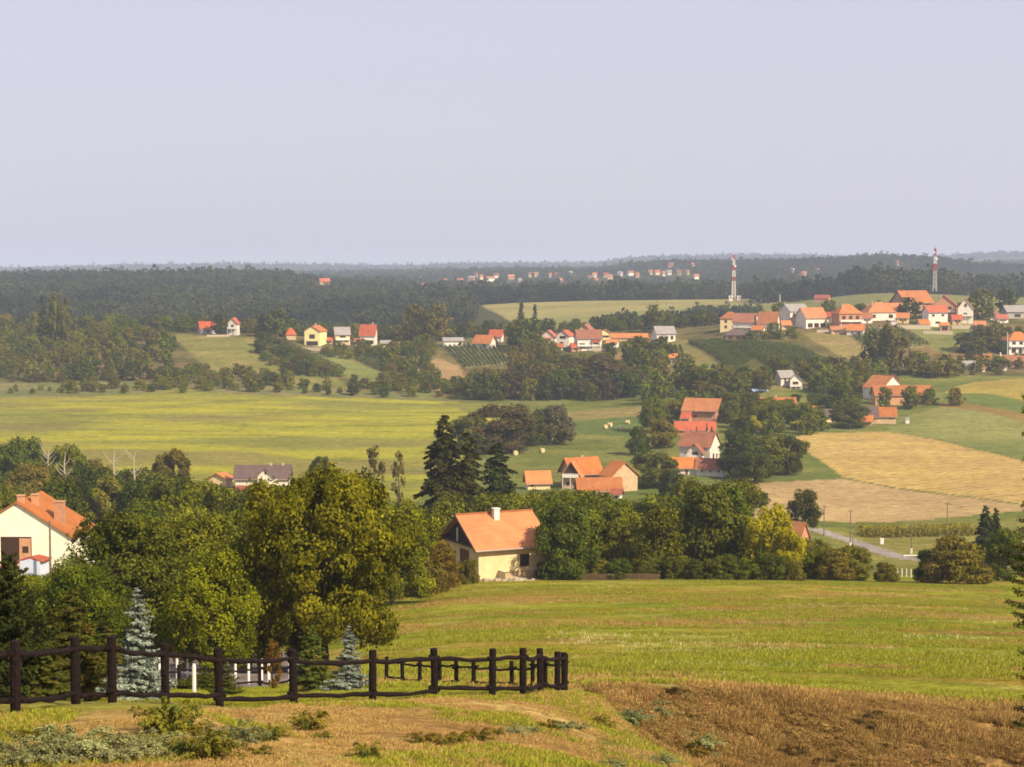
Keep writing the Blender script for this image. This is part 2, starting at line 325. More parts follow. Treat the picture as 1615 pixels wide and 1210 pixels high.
# the bank at the front
fence_px = [(-300, 1128), (0, 1124), (112, 1120), (253, 1122), (342, 1118), (460, 1110), (585, 1103), (684, 1100), (776, 1097), (825, 1094), (892, 1088), (960, 1094), (1000, 1112), (1060, 1160), (1120, 1205)]
fy = np.interp(Xg/Yc, [ucol(a, b) for a, b in fence_px], [hit(a, b).y for a, b in fence_px])
dry = lerp((.33, .215, .065), (.47, .33, .11), st(n4, .35, .7)); dry = lerp(dry, (.26, .235, .05), st(n2, .50, .66)*.7)
dry = lerp(dry, (.36, .20, .075), st(fbm(Xg/2.2, Yg/3.5, 61), .5, .65)*.6)
region('dry_grass_bank', (Yg < fy-.2), dry)
bankpoly = [at(925, 57.5), at(1030, 58.8), at(1200, 60), at(1400, 60.4), at(1615, 61), at(1850, 61), Vector((26, 36, 0)), Vector((8, 36, 0)), at(1130, 45), at(1060, 50.5), at(985, 53.5)]
brn = lerp((.24, .13, .045), (.44, .28, .10), st(n4, .3, .7)); brn = lerp(brn, (.13, .075, .03), st(fbm(Xg/1.6, Yg/1.6, 8), .5, .66)*.7)
region('brown_weed_bank', inside(bankpoly, Xg, Yc), brn)
region('dry_grass_bank', inside([at(950, 46), at(1010, 53), at(1075, 50), at(1090, 42), at(1000, 38), at(930, 40)], Xg, Yc), lerp((.17, .18, .03), (.28, .22, .05), st(n4, .4, .7)))
# valley floor
vgreen = lerp((.14, .165, .035), (.21, .21, .055), st(n2, .3, .7))
region('valley_grass', (Yg > 262) & (Yg < 835), vgreen)
foot = lerp((.17, .185, .06), (.25, .21, .085), st(n2, .35, .7))
region('valley_grass', inside(P([(-150, 606), (120, 602), (330, 600), (470, 606), (620, 620), (720, 632), (720, 655), (-150, 655)]), Xg, Yc), foot)
crop = lerp((.25, .245, .05), (.37, .345, .040), st(fbm(Xg/70, Yg/22, 21), .38, .62)); crop = lerp(crop, (.24, .20, .07), st(fbm(Xg/60, Yg/30, 22), .50, .66)*.75)
crop = lerp(crop, (.16, .17, .035), st(fbm(Xg/26, Yg/6, 23), .60, .72)*.55)
region('crop_field', inside(P([(-200, 627), (0, 626), (150, 625), (230, 619), (290, 612), (340, 619), (420, 624), (600, 629), (700, 633), (790, 640), (840, 652), (815, 664), (780, 684), (748, 712), (715, 750), (640, 800), (-200, 800)], 400), Xg, Yc), crop)
region('crop_field', inside(P([(690, 634), (790, 638), (860, 650), (850, 668), (790, 664), (730, 648)], 400), Xg, Yc), lerp((.19, .20, .04), (.26, .24, .06), n2))
region('valley_grass', inside(P([(860, 652), (1010, 640), (1040, 655), (900, 668)], 400), Xg, Yc), lerp((.24, .20, .06), (.32, .25, .09), n2))
region('valley_grass', inside(P([(900, 664), (1020, 655), (1010, 690), (905, 684)], 400), Xg, Yc), (.13, .17, .045))
region('valley_grass', inside(P([(1010, 742), (1150, 748), (1330, 740), (1330, 757), (1180, 762), (1100, 790), (960, 830), (960, 790)], 300), Xg, Yc), lerp((.12, .16, .035), (.18, .19, .05), n2))
stub = lerp((.50, .345, .105), (.60, .425, .15), st(n3, .3, .7)); stub = lerp(stub, (.46, .31, .12), st(n2, .5, .7)*.6)
region('stubble_field', inside(P([(1248, 690), (1290, 683), (1400, 681), (1470, 692), (1615, 727), (1860, 790), (1860, 850), (1615, 796), (1480, 777), (1330, 753), (1262, 705)], 350), Xg, Yc), stub, 1)
stub2 = lerp((.42, .29, .135), (.50, .35, .16), st(n3, .3, .7))
region('harvested_field', inside(P([(1186, 762), (1330, 755), (1480, 779), (1615, 798), (1860, 850), (1860, 812), (1615, 806), (1540, 812), (1310, 823), (1190, 818)], 300), Xg, Yc), stub2, .35)
region('green_field', inside(P([(1395, 681), (1420, 658), (1490, 641), (1560, 650), (1615, 664), (1860, 715), (1860, 786), (1615, 724), (1470, 690)], 400), Xg, Yc), lerp((.19, .215, .06), (.27, .265, .08), st(n1, .35, .65)))
region('maize_strip', inside(P([(1470, 640), (1500, 633), (1615, 652), (1860, 700), (1860, 718), (1615, 666), (1560, 651), (1490, 642)], 400), Xg, Yc), lerp((.24, .16, .055), (.32, .22, .07), n2))
region('green_field', inside(P([(1490, 632), (1490, 622), (1560, 622), (1615, 634), (1860, 680), (1860, 700), (1615, 651)], 400), Xg, Yc), (.15, .19, .045))
region('yellow_field', inside(P([(1500, 612), (1540, 602), (1615, 597), (1860, 597), (1860, 680), (1615, 633), (1560, 621), (1490, 620)], 400), Xg, Yc), lerp((.32, .25, .05), (.42, .32, .08), n2))
region('green_field', inside(P([(1300, 832), (1480, 826), (1600, 818), (1860, 818), (1860, 898), (1480, 898), (1400, 895), (1300, 845)], 262), Xg, Yc), lerp((.20, .20, .045), (.29, .25, .07), st(fbm(Xg/50, Yg/6, 55), .35, .65)))
# hillsides
region('hillside_grass', inside(P([(262, 528), (400, 532), (455, 560), (520, 590), (560, 612), (500, 614), (400, 604), (330, 585)], 830), Xg, Yc), lerp((.21, .205, .05), (.31, .24, .085), st(n2, .35, .7)))
region('hillside_grass', inside(P([(470, 556), (540, 560), (690, 618), (670, 628), (560, 600)], 830), Xg, Yc), lerp((.18, .21, .05), (.25, .25, .08), n2))
region('bare_soil', inside(P([(655, 612), (640, 592), (690, 565), (725, 578), (735, 600), (700, 618)], 830), Xg, Yc), lerp((.37, .235, .10), (.46, .31, .14), n4))
region('bare_soil', inside(P([(45, 598), (42, 560), (92, 556), (96, 590)], 830), Xg, Yc), lerp((.30, .17, .10), (.38, .24, .12), n4))
region('bare_soil', inside(P([(600, 548), (640, 538), (670, 560), (630, 570)], 830), Xg, Yc), (.33, .21, .10))
region('bare_soil', inside(P([(940, 555), (990, 555), (985, 600), (960, 605)], 830), Xg, Yc), (.30, .20, .085))
region('hillside_grass', inside(P([(1260, 524), (1340, 522), (1376, 550), (1370, 574), (1320, 560)], 830), Xg, Yc), lerp((.24, .21, .06), (.34, .24, .10), n2))
region('hillside_grass', inside(P([(1428, 512), (1560, 510), (1520, 545), (1490, 560), (1460, 545)], 830), Xg, Yc), lerp((.15, .18, .045), (.24, .22, .07), n2))
region('hillside_grass', inside(P([(1060, 533), (1100, 537), (1160, 590), (1120, 610), (1060, 600), (1020, 585)], 800), Xg, Yc), lerp((.19, .185, .045), (.33, .25, .09), n2))
region('hillside_grass', inside(P([(1160, 598), (1290, 602), (1290, 614), (1160, 620)], 600), Xg, Yc), lerp((.22, .19, .05), (.3, .24, .08), n2))
for v_ in ([(700, 546), (783, 543), (800, 574), (735, 580)], [(1332, 522), (1412, 516), (1465, 545), (1382, 558)]): region('vineyard_soil', inside(P(v_, 830), Xg, Yc), (.30, .27, .11))
far = lerp((.25, .235, .075), (.35, .30, .10), st(n3, .35, .65))
region('far_field', inside([at(757, 1700), at(1215, 1720), at(1245, 1500), at(1240, 1330), at(830, 1330), at(790, 1480), at(772, 1560)], Xg, Yc), far)
region('far_field', (Yg > 1080) & (Yg < 1520) & (Xg/Yc > ucol(1185)) & (Xg/Yc < ucol(1620)), lerp((.22, .22, .07), (.36, .23, .12), st(1300-Yg, 0, 90)))
region('ground', (Yg > 1080) & (Yg < 1330) & (Xg/Yc < ucol(1185)), (.05, .055, .02))

# roads and paths, laid on the ground as their own faces
def near_line(pts, hw):
    a = np.array([(p.x, p.y) for p in pts]); D = np.full(Xg.shape, 1e9)
    for i in range(len(a)-1):
        v = a[i+1]-a[i]; t = np.clip(((Xg-a[i, 0])*v[0]+(Yg-a[i, 1])*v[1])/max(v@v, 1e-6), 0, 1)
        D = np.minimum(D, np.hypot(Xg-a[i, 0]-t*v[0], Yg-a[i, 1]-t*v[1]))
    return D < hw
road_pts = P([(1284, 834), (1310, 843), (1350, 855), (1400, 873), (1430, 881), (1470, 885), (1560, 888), (1700, 889)])
region('country_road', near_line(road_pts, 2.3), (.36, .32, .28))
region('harvested_field', near_line(P([(1050, 628), (1080, 618), (1110, 610)]), 2.5), (.36, .29, .16))
drive = P([(215, 1075), (250, 1020), (380, 1020), (480, 1028), (482, 1062), (470, 1072), (440, 1080), (300, 1088)], 60)
region('driveway', inside(drive, Xg, Yc), lerp((.27, .225, .20), (.33, .27, .24), n4))
region('footpath', near_line([at(1110, 44.5), at(1180, 46), at(1260, 46)], .7), (.52, .38, .17))

gm = bpy.data.materials.new('ground_cover'); gm.use_nodes = True; t = gm.node_tree; b = t.nodes['Principled BSDF']; b.inputs['Roughness'].default_value = 1; b.inputs['Specular IOR Level'].default_value = 0
ac = t.nodes.new('ShaderNodeAttribute'); ac.attribute_name = 'cover'
ar = t.nodes.new('ShaderNodeAttribute'); ar.attribute_name = 'swath'
geo = t.nodes.new('ShaderNodeNewGeometry')
prev = ac.outputs['Color']
for scl, lo, hi, st_ in ((2.5, .62, 1.38, (1, 1, 1)), (.35, .72, 1.28, (1, 1, 1)), (.05, .82, 1.18, (.6, 1.4, 1))):
    mp = t.nodes.new('ShaderNodeMapping'); mp.inputs['Scale'].default_value = st_; t.links.new(geo.outputs['Position'], mp.inputs[0])
    n = t.nodes.new('ShaderNodeTexNoise'); n.inputs['Scale'].default_value = scl; n.inputs['Detail'].default_value = 4; n.inputs['Roughness'].default_value = .7; t.links.new(mp.outputs[0], n.inputs['Vector'])
    mr = t.nodes.new('ShaderNodeMapRange'); mr.inputs[1].default_value = .3; mr.inputs[2].default_value = .7; mr.inputs[3].default_value = lo; mr.inputs[4].default_value = hi; t.links.new(n.outputs[0], mr.inputs[0])
    mm = t.nodes.new('ShaderNodeVectorMath'); mm.operation = 'SCALE'; t.links.new(prev, mm.inputs[0]); t.links.new(mr.outputs[0], mm.inputs['Scale']); prev = mm.outputs[0]
# swaths left by the combine, curving over the stubble
mp = t.nodes.new('ShaderNodeMapping'); mp.inputs['Rotation'].default_value = (0, 0, R(62)); t.links.new(geo.outputs['Position'], mp.inputs[0])
wv = t.nodes.new('ShaderNodeTexWave'); wv.inputs['Scale'].default_value = .06; wv.inputs['Distortion'].default_value = 5; wv.inputs['Detail Scale'].default_value = .12; wv.inputs['Detail'].default_value = 3; t.links.new(mp.outputs[0], wv.inputs['Vector'])
mr = t.nodes.new('ShaderNodeMapRange'); mr.inputs[1].default_value = 0; mr.inputs[2].default_value = .25; mr.inputs[3].default_value = .42; mr.inputs[4].default_value = 0; t.links.new(wv.outputs[0], mr.inputs[0])
bn = t.nodes.new('ShaderNodeTexNoise'); bn.inputs['Scale'].default_value = .25; bn.inputs['Detail'].default_value = 4; t.links.new(geo.outputs['Position'], bn.inputs['Vector'])
br = t.nodes.new('ShaderNodeMapRange'); br.inputs[1].default_value = .42; br.inputs[2].default_value = .6; t.links.new(bn.outputs[0], br.inputs[0])
k0 = t.nodes.new('ShaderNodeMath'); k0.operation = 'MULTIPLY'; t.links.new(mr.outputs[0], k0.inputs[0]); t.links.new(br.outputs[0], k0.inputs[1])
k1 = t.nodes.new('ShaderNodeMath'); k1.operation = 'MULTIPLY'; t.links.new(k0.outputs[0], k1.inputs[0]); t.links.new(ar.outputs['Fac'], k1.inputs[1])
k2 = t.nodes.new('ShaderNodeMath'); k2.operation = 'SUBTRACT'; k2.inputs[0].default_value = 1; t.links.new(k1.outputs[0], k2.inputs[1])
mm = t.nodes.new('ShaderNodeVectorMath'); mm.operation = 'SCALE'; t.links.new(prev, mm.inputs[0]); t.links.new(k2.outputs[0], mm.inputs['Scale'])
t.links.new(mm.outputs[0], b.inputs['Base Color'])
bpn = t.nodes.new('ShaderNodeTexNoise'); bpn.inputs['Scale'].default_value = 3; bpn.inputs['Detail'].default_value = 6; t.links.new(geo.outputs['Position'], bpn.inputs['Vector'])
bp = t.nodes.new('ShaderNodeBump'); bp.inputs['Distance'].default_value = .25; bp.inputs['Strength'].default_value = .8; t.links.new(bpn.outputs[0], bp.inputs['Height']); t.links.new(bp.outputs[0], b.inputs['Normal'])

idx = np.arange(NR*NC).reshape(NR, NC)
Q = np.stack([idx[:-1, :-1], idx[:-1, 1:], idx[1:, 1:], idx[1:, :-1]], -1).reshape(-1, 4)
VV = np.stack([Xg, Yg, Zg], -1).reshape(-1, 3); CC = COLR.reshape(-1, 3); RA = ROWA.ravel()
FR = REG[:-1, :-1].ravel()
for k, name in enumerate(REGS):
    q = Q[FR == k]
    if not len(q): continue
    used, inv = np.unique(q, return_inverse=True)
    me = npmesh(name, VV[used], inv.reshape(-1, 4), [gm], attrs={'cover': CC[used]*.76, 'swath': RA[used]}, smooth=True)
    tag(link(bpy.data.objects.new(name, me)), kind='structure')

# haze: a closed box of thin air round everything
hz = MB().box(-9000, 9000, -120, 13700, -110, 90).build('haze', bpy.data.materials.new('haze_air')); tag(hz, kind='stuff')
hm = hz.data.materials[0]; hm.use_nodes = True; t = hm.node_tree; t.nodes.clear()
o_ = t.nodes.new('ShaderNodeOutputMaterial'); pv = t.nodes.new('ShaderNodeVolumePrincipled'); pv.inputs['Density'].default_value = HAZE_DENSITY
pv.inputs['Color'].default_value = (.66, .76, 1.0, 1); pv.inputs['Anisotropy'].default_value = 0
t.links.new(pv.outputs[0], o_.inputs['Volume'])

#@@PART2
# ------------------------------------------------------------ buildings
WM = {
 'white': mat('white_plaster', (.76, .71, .62), noise=.7, c2=(.58, .52, .43), ovar=.12),
 'cream': mat('cream_plaster', (.72, .56, .32), noise=1.0, c2=(.62, .47, .25)),
 'paleyellow': mat('pale_yellow_plaster', (.78, .70, .32), noise=1.0, c2=(.68, .60, .27)),
 'brick': mat('red_brick', (.50, .26, .15), noise=1.5, c2=(.38, .18, .10)),
 'block': mat('clay_block', (.56, .30, .16), noise=2.5, c2=(.46, .23, .12)),
 'tan': mat('tan_plaster', (.56, .40, .25), noise=.7, c2=(.42, .29, .17), ovar=.12),
 'grey': mat('grey_wall', (.38, .35, .31), noise=1.2, c2=(.30, .27, .24)),
 'wood': mat('dark_timber', (.060, .030, .018), noise=3, c2=(.035, .018, .012)),
 'brownwood': mat('weathered_timber', (.20, .12, .075), noise=3, c2=(.13, .08, .05)),
 'bluewhite': mat('whitewashed_metal', (.62, .66, .80), noise=1, c2=(.52, .56, .72), rough=.6),
 'stone': mat('pale_stone', (.50, .42, .31), noise=2.5, c2=(.36, .30, .21)),
}
RM = {
 'orange': mat('new_clay_tiles', (.52, .170, .031), noise=.45, c2=(.38, .12, .026), rough=.85, ovar=.34, bands=('Z', 1.6, .15), bump=.05, bscale=3),
 'red': mat('red_clay_tiles', (.46, .095, .032), noise=.45, c2=(.32, .068, .028), rough=.85, ovar=.34, bands=('Z', 1.6, .15), bump=.05, bscale=3),
 'old': mat('old_clay_tiles', (.36, .135, .07), noise=.6, c2=(.24, .09, .05), rough=.85, ovar=.2, bands=('Z', 1.6, .25)),
 'grey': mat('grey_sheet_roof', (.30, .27, .25), noise=.6, c2=(.23, .21, .20), rough=.6),
 'dark': mat('brown_slate_roof', (.13, .085, .075), noise=.8, c2=(.10, .065, .06), rough=.7),
 'blue': mat('blue_sheet', (.30, .45, .62), noise=1, c2=(.45, .60, .72), rough=.5),
}
PANE = mat('window_glass', (.025, .022, .022), rough=.15, spec=.5)
FRAME = mat('window_frame', (.55, .48, .40), rough=.6); FRAMEB = mat('brown_frame', (.14, .06, .035), rough=.6)
CHIM = WM['stone']; RAILW = mat('white_railing', (.7, .67, .6)); RAILD = mat('dark_iron_railing', (.05, .025, .02), rough=.5)
METAL = mat('gutter_metal', (.35, .27, .25), rough=.5)
def _win():
    f = MB(); t = .09
    f.box(-.5, .5, -.06, .02, -.5, -.5+t); f.box(-.5, .5, -.06, .02, .5-t, .5); f.box(-.5, -.5+t*.8, -.06, .02, -.5+t, .5-t); f.box(.5-t*.8, .5, -.06, .02, -.5+t, .5-t)
    f.box(-.03, .03, -.055, .02, -.5+t, .5-t)
    p = MB().box(-.5+t*.8, .5-t*.8, -.02, .015, -.5+t, .5-t)
    return f, p
_f, _p = _win()
WIN_ME = _f.mesh('window', FRAME); WINB_ME = _f.mesh('window', FRAMEB); PANE_ME = _p.mesh('pane', PANE)
DOOR_ME = MB().box(-.5, .5, -.05, .02, 0, 1).mesh('door', FRAMEB)
def put_window(root, x, y, z, ww, wh, rz=0, brown=False):
    o = link(bpy.data.objects.new('window', WINB_ME if brown else WIN_ME), root); o.location = (x, y, z); o.scale = (ww, 1, wh); o.rotation_euler = (0, 0, rz)
    p = link(bpy.data.objects.new('pane', PANE_ME), o)
    return o
def put_door(root, x, y, z, ww, wh, rz=0):
    o = link(bpy.data.objects.new('door', DOOR_ME), root); o.location = (x, y, z); o.scale = (ww, 1, wh); o.rotation_euler = (0, 0, rz); return o
def gable_roof(Lx, W, h, r, ov=.6, t=.18, axis='x'):
    """two tile slabs; ridge along the axis; Lx along the ridge"""
    k = r/(W/2); m = MB(); a = Lx/2+ov; e = W/2+ov; z0 = h-ov*k
    for s in (-1, 1):
        Pp = [(-a, s*e, z0+t), (a, s*e, z0+t), (a, 0, h+r+t), (-a, 0, h+r+t)]
        if s > 0: Pp = Pp[::-1]
        if axis == 'y': Pp = [(-q[1], q[0], q[2]) for q in Pp]
        m.slab(Pp, t)
    return m
def hip_roof(Lx, W, h, r, ov=.6, t=.15, ridge=None):
    a = Lx/2+ov; e = W/2+ov; rr = (Lx-W)/2+ .3 if ridge is None else ridge; rr = max(rr, .25)
    z0 = h-.15; P0 = [(-a, -e, z0), (a, -e, z0), (a, e, z0), (-a, e, z0), (-rr, 0, h+r), (rr, 0, h+r)]
    return MB().poly(P0, [(0, 1, 5, 4), (2, 3, 4, 5), (1, 2, 5), (3, 0, 4), (3, 2, 1, 0)])
def walls(Lx, W, h, r, axis, hip=False, base=-3):
    m = MB(); x = Lx/2; y = W/2
    Pp = [(-x, -y, base), (x, -y, base), (x, y, base), (-x, y, base), (-x, -y, h), (x, -y, h), (x, y, h), (-x, y, h)]
    Fs = [(0, 1, 5, 4), (1, 2, 6, 5), (2, 3, 7, 6), (3, 0, 4, 7), (3, 2, 1, 0)]
    if hip: Fs.append((4, 5, 6, 7))
    else:
        Pp += [(-x, 0, h+r), (x, 0, h+r)]
        Fs = [(0, 1, 5, 4), (2, 3, 7, 6), (1, 2, 6, 9, 5), (3, 0, 4, 8, 7), (3, 2, 1, 0), (4, 5, 9, 8), (6, 7, 8, 9)]
    if axis == 'y' and not hip: Pp = [(-q[1], q[0], q[2]) for q in Pp]
    return m.poly(Pp, Fs)
def house(label, px, base, wpx, hpx, rpx, yaw=0, axis='x', wall='white', roof='orange', dep=None, d=None, hip=False, win=None, gwin=None, rwin=None,
          chim=None, balcony=False, porch=None, door=None, name='house', cat='house', group=None, ov=.6, brown=True, gable=None, sink=0):
    """wpx: width facing the camera, hpx: wall height, rpx: roof rise, all as photo pixels at this distance"""
    p = at(px, d) if d else hit(px, base); k = p.y/F*(1.14 if group in (RG, LG) else 1)
    Wf = wpx*k; H = hpx*k; Rr = rpx*k; D_ = dep*k if dep else Wf*.8
    Lx, Wd = (Wf, D_) if axis == 'x' or hip else (D_, Wf)      # Lx runs along the ridge
    root = empty(name, (p.x, p.y + D_*.35, p.z - sink), yaw); tag(root, label, cat, group)
    walls(Lx, Wd, H, Rr, axis, hip).build('wall', WM[wall], root)
    rf = (hip_roof(Lx, Wd, H, Rr, ov) if hip else gable_roof(Lx, Wd, H, Rr, ov, axis=axis)).build('roof', RM[roof], root)
    hx, hy = Wf/2, D_/2
    if axis == 'x' and not hip and p.y < 1200: MB().box(-hx-ov, hx+ov, -hy-ov-.12, -hy-ov+.02, H-ov*Rr/(Wd/2)-.08, H-ov*Rr/(Wd/2)+.08).build('gutter', METAL, root)
    if gable and axis == 'y': # boarded gable triangle
        MB().poly([(-hx*.98, -hy-.03, H), (hx*.98, -hy-.03, H), (0, -hy-.03, H+Rr*.98), (-hx*.98, -hy-.005, H), (hx*.98, -hy-.005, H), (0, -hy-.005, H+Rr*.98)], [(0, 1, 2), (5, 4, 3), (0, 3, 4, 1), (1, 4, 5, 2), (2, 5, 3, 0)]).build('gable', WM[gable], root)
    for (fx, fz, ww, wh) in (win or []): put_window(root, fx*hx, -hy, fz*H, ww*k, wh*k, brown=brown)
    for (fx, fz, ww, wh) in (rwin or []): put_window(root, hx, fx*hy, fz*H, ww*k, wh*k, R(90), brown)
    for (fx, fz, ww, wh) in (gwin or []): put_window(root, fx*hx, -hy-.03, H+fz*Rr, ww*k, wh*k, brown=brown)
    if door: put_door(root, door[0]*hx, -hy, 0, door[1]*k, door[2]*k)
    for (cx, cy, ch) in (chim or []):
        if axis == 'x' or hip: zz = H+Rr*(1-abs(cy))
        else: zz = H+Rr*(1-abs(cx))
        MB().box(-.3, .3, -.3, .3, -1.0, ch*k).box(-.38, .38, -.38, .38, ch*k, ch*k+.12).build('chimney', CHIM, root).location = (cx*hx, cy*hy, zz)
    if balcony:
        bz = H*(balcony if isinstance(balcony, float) else .5)
        MB().box(-hx*.96, hx*.96, -hy-1.5, -hy-.01, bz-.2, bz).build('balcony', WM['white'], root)
        rl = MB().box(-hx*.94, hx*.94, -hy-1.48, -hy-1.42, bz+.85, bz+.95).box(-hx*.94, hx*.94, -hy-1.46, -hy-1.43, bz+.05, bz+.7)
        for i in range(3): rl.box(-hx*.94+i*hx*.92, -hx*.94+i*hx*.92+.15, -hy-1.5, -hy-1.35, -3, bz+.9)
        rl.build('railing', RAILW, root)
    if porch:       # x, width, depth, height in px, roof material
        x_, w_, d_, h_, rmn = porch; x_ *= hx; w_ *= k; d_ *= k; h_ *= k
        MB().slab([(x_-w_/2, -hy-d_, h_*.82), (x_+w_/2, -hy-d_, h_*.82), (x_+w_/2, -hy, h_*1.05), (x_-w_/2, -hy, h_*1.05)], .15).build('porch_roof', RM[rmn], root)
        for sx in (-1, 1): MB().box(-.12, .12, -.12, .12, -2, h_*.78).build('post', WM['white'], root).location = (x_+sx*(w_/2-.3), -hy-d_+.3, 0)
    return root
RG = 'houses along the right ridge'; LG = 'houses along the middle ridge'
def W2(n, z, ww, wh, span=.62): return [((-span + 2*span*i/max(n-1, 1)) if n > 1 else 0, z, ww, wh) for i in range(n)]

# --- the cream house at the end of the meadow
def cream_house():
    yaw = R(26); LX, WY, H, RR = 8.3, 9.4, 3.9, 2.9; k = RR/(WY/2)
    c = at(779, 211); root = empty('house', (c.x, c.y, c.z+.75), yaw)
    tag(root, 'cream house with orange roof and one pale chimney at the far end of the meadow', 'house')
    walls(LX, WY, H, RR, 'x', base=-2.5).build('wall', WM['cream'], root)
    rf = gable_roof(LX, WY, H, RR, ov=.75, t=.2).build('roof', RM['orange'], root)
    rc = MB()
    for i in range(30): x = -LX/2-.6+i*(LX+1.2)/29; rc.box(x-.15, x+.15, -.14, .14, H+RR+.17, H+RR+.32)
    rc.build('ridge_tiles', RM['orange'], rf)
    MB().tube([(-LX/2-.75, -WY/2-.82, H-.4), (LX/2+.75, -WY/2-.82, H-.4)], .09, 8).build('gutter', METAL, root)
    for s in (-1,):
        for q in (-1, 1):
            e = WY/2+.75; x = s*(LX/2+.75)
            MB().poly([(x-.04, q*e, H-.75*k-.1), (x-.04, q*e, H-.75*k+.22), (x-.04, 0, H+RR+.22), (x-.04, 0, H+RR-.1), (x, q*e, H-.75*k-.1), (x, q*e, H-.75*k+.22), (x, 0, H+RR+.22), (x, 0, H+RR-.1)],
                [(0, 1, 2, 3), (7, 6, 5, 4), (0, 4, 5, 1), (3, 2, 6, 7), (1, 5, 6, 2), (0, 3, 7, 4)]).build('bargeboard', WM['brownwood'], rf)
    MB().box(-.33, .33, -.33, .33, -1.2, 1.25).box(-.42, .42, -.42, .42, 1.25, 1.37).build('chimney', WM['white'], root).location = (-.2, -.9, H+RR-.55)
    # dark boarding and open loggia in the left gable
    g = MB(); n = 26
    for i in range(n):
        y = -WY/2+.1+i*(WY-.2)/n; y2 = y+(WY-.2)/n-.02; hh = lambda q: (1-abs(q)/(WY/2))*RR
        g.box(-LX/2-.05, -LX/2, y, y2, H+.02, H+.02+max(min(hh(y), hh(y2))-.04, .03))
    g.build('gable_boarding', WM['wood'], root)
    MB().box(-LX/2-.62, -LX/2-.02, -WY/2, WY/2, H-.15, H+.05).build('gable_beam', WM['wood'], root)
    MB().box(-LX/2-.55, -LX/2-.45, -.1, .1, H, H+1.6).build('post', WM['white'], root)
    put_door(root, -LX/2, -.9, .9, 2.4, 2.2, R(-90))
    put_window(root, -LX/2, 2.2, 2.0, 1.2, 1.2, R(-90), True)
    put_window(root, 1.6, -WY/2, 2.0, 1.15, 1.45, 0, True)
    MB().box(-1.8, 5.2, -WY/2-1.9, -WY/2-.01, -2.5, .1).build('terrace', WM['stone'], root)
    rl = MB(); y = -WY/2-1.8
    rl.box(-1.7, 5.1, y, y+.05, 1.03, 1.11).box(-1.7, 5.1, y, y+.05, .16, .22)
    for i in range(46): x = -1.7+i*6.8/45; rl.box(x-.02, x+.02, y, y+.04, .1, 1.05)
    for i in range(12): q = y+i*1.7/11; rl.box(-1.74, -1.70, q, q+.04, .1, 1.1)
    rl.build('railing', RAILD, root)
cream_house()
# --- the large white house at the left edge
def left_house():
    yaw = R(-2); c = at(24, 246); root = empty('house', (c.x, c.y+6, c.z), yaw)
    tag(root, 'large pale house with long orange roof and three chimneys at the left edge', 'house')
    LY, WX, H, RR = 11.5, 15.0, 4.6, 4.7
    walls(LY, WX, H, RR, 'y', base=-3).build('wall', mat('light_cream_plaster', (.82, .77, .64), noise=1, c2=(.74, .68, .54)), root)
    gable_roof(LY, WX, H, RR, ov=.35, t=.22, axis='y').build('roof', RM['orange'], root)
    for i, (x, y, s, ch, m) in enumerate([(.3, -4.6, .42, 1.0, 'block'), (1.4, -1.8, .42, 1.5, 'block'), (5.0, -2.6, .62, 2.9, 'brick')]):
        z = H+RR*(1-abs(x)/(WX/2)); MB().box(-s, s, -s, s, -1, ch).box(-s-.1, s+.1, -s-.1, s+.1, ch, ch+.14).build('chimney', WM[m], root).location = (x, y, z)
    # loggia: flat dark panel paints the shade of an open recess, with a brick pier
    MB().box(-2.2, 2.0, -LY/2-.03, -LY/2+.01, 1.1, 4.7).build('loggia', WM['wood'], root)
    MB().box(.35, 1.9, -LY/2-.12, -LY/2-.03, 1.1, 4.5).build('pier', WM['block'], root)
    put_window(root, 1.2, -LY/2-.12, 3.0, .8, .9, 0, True)
    MB().box(-2.3, 2.1, -LY/2-1.2, -LY/2-.01, .9, 1.1).build('balcony', WM['block'], root)
    put_window(root, -2.9, -LY/2, 5.9, 1.0, 1.0, 0, True)
    MB().box(-2.5, 1.5, -LY/2-.10, -LY/2-.01, -3, .8).build('basement_front', WM['brick'], root)
    MB().box(2.9, WX/2-.1, -LY/2-.06, -LY/2-.01, -3, .35).build('plinth', WM['brick'], root)
    c2 = at(50, 226); s = empty('shed', (c2.x, c2.y, c2.z+.2), R(-8)); tag(s, 'small white cabin with a flat red roof before the large pale left house', 'shed')
    walls(3.0, 2.6, 3.1, .35, 'y', base=-2).build('wall', WM['bluewhite'], s); gable_roof(2.6, 3.0, 3.1, .35, ov=.2, t=.1, axis='y').build('roof', RM['red'], s)
    put_window(s, .3, -1.3, 1.7, .55, 1.2); put_window(s, -.8, -1.3, 2.6, .5, .35)
left_house()

def yy(v): return R(v)
H_ = house
# --- farm in the valley centre
H_('long two storey farmhouse with a dark timber front gable and orange roof in the valley', 917, 748, 50, 24, 20, yy(24), 'x', 'tan', 'orange', dep=40, d=505, win=[(.72, .5, 5, 5)], chim=[(.1, .1, 5)], ov=.9)
def cross_gable(px, d, wpx, hpx, rpx, yaw, wall, roof, label, dy=0, gable='wood', balcony=True, win=(), group=None):
    return H_(label, px, 0, wpx, hpx, rpx, yaw, 'y', wall, roof, dep=wpx*.7, d=d, gable=gable, balcony=(.85 if balcony else False), win=list(win), name='gabled_wing', cat='house wing', group=group, ov=.7)
cross_gable(903, 499, 27, 23, 20, yy(-12), 'tan', 'orange', 'timber gabled wing with a white round dish on the long farmhouse front', win=[(-.4, .35, 5, 6), (.4, .35, 5, 6)])
H_('orange roofed barn with a tan right gable beside the valley farmhouse', 978, 768, 34, 26, 20, yy(-62), 'x', 'tan', 'orange', dep=48, d=492, gwin=None, win=[(.3, .7, 6, 6)], name='barn', cat='barn')
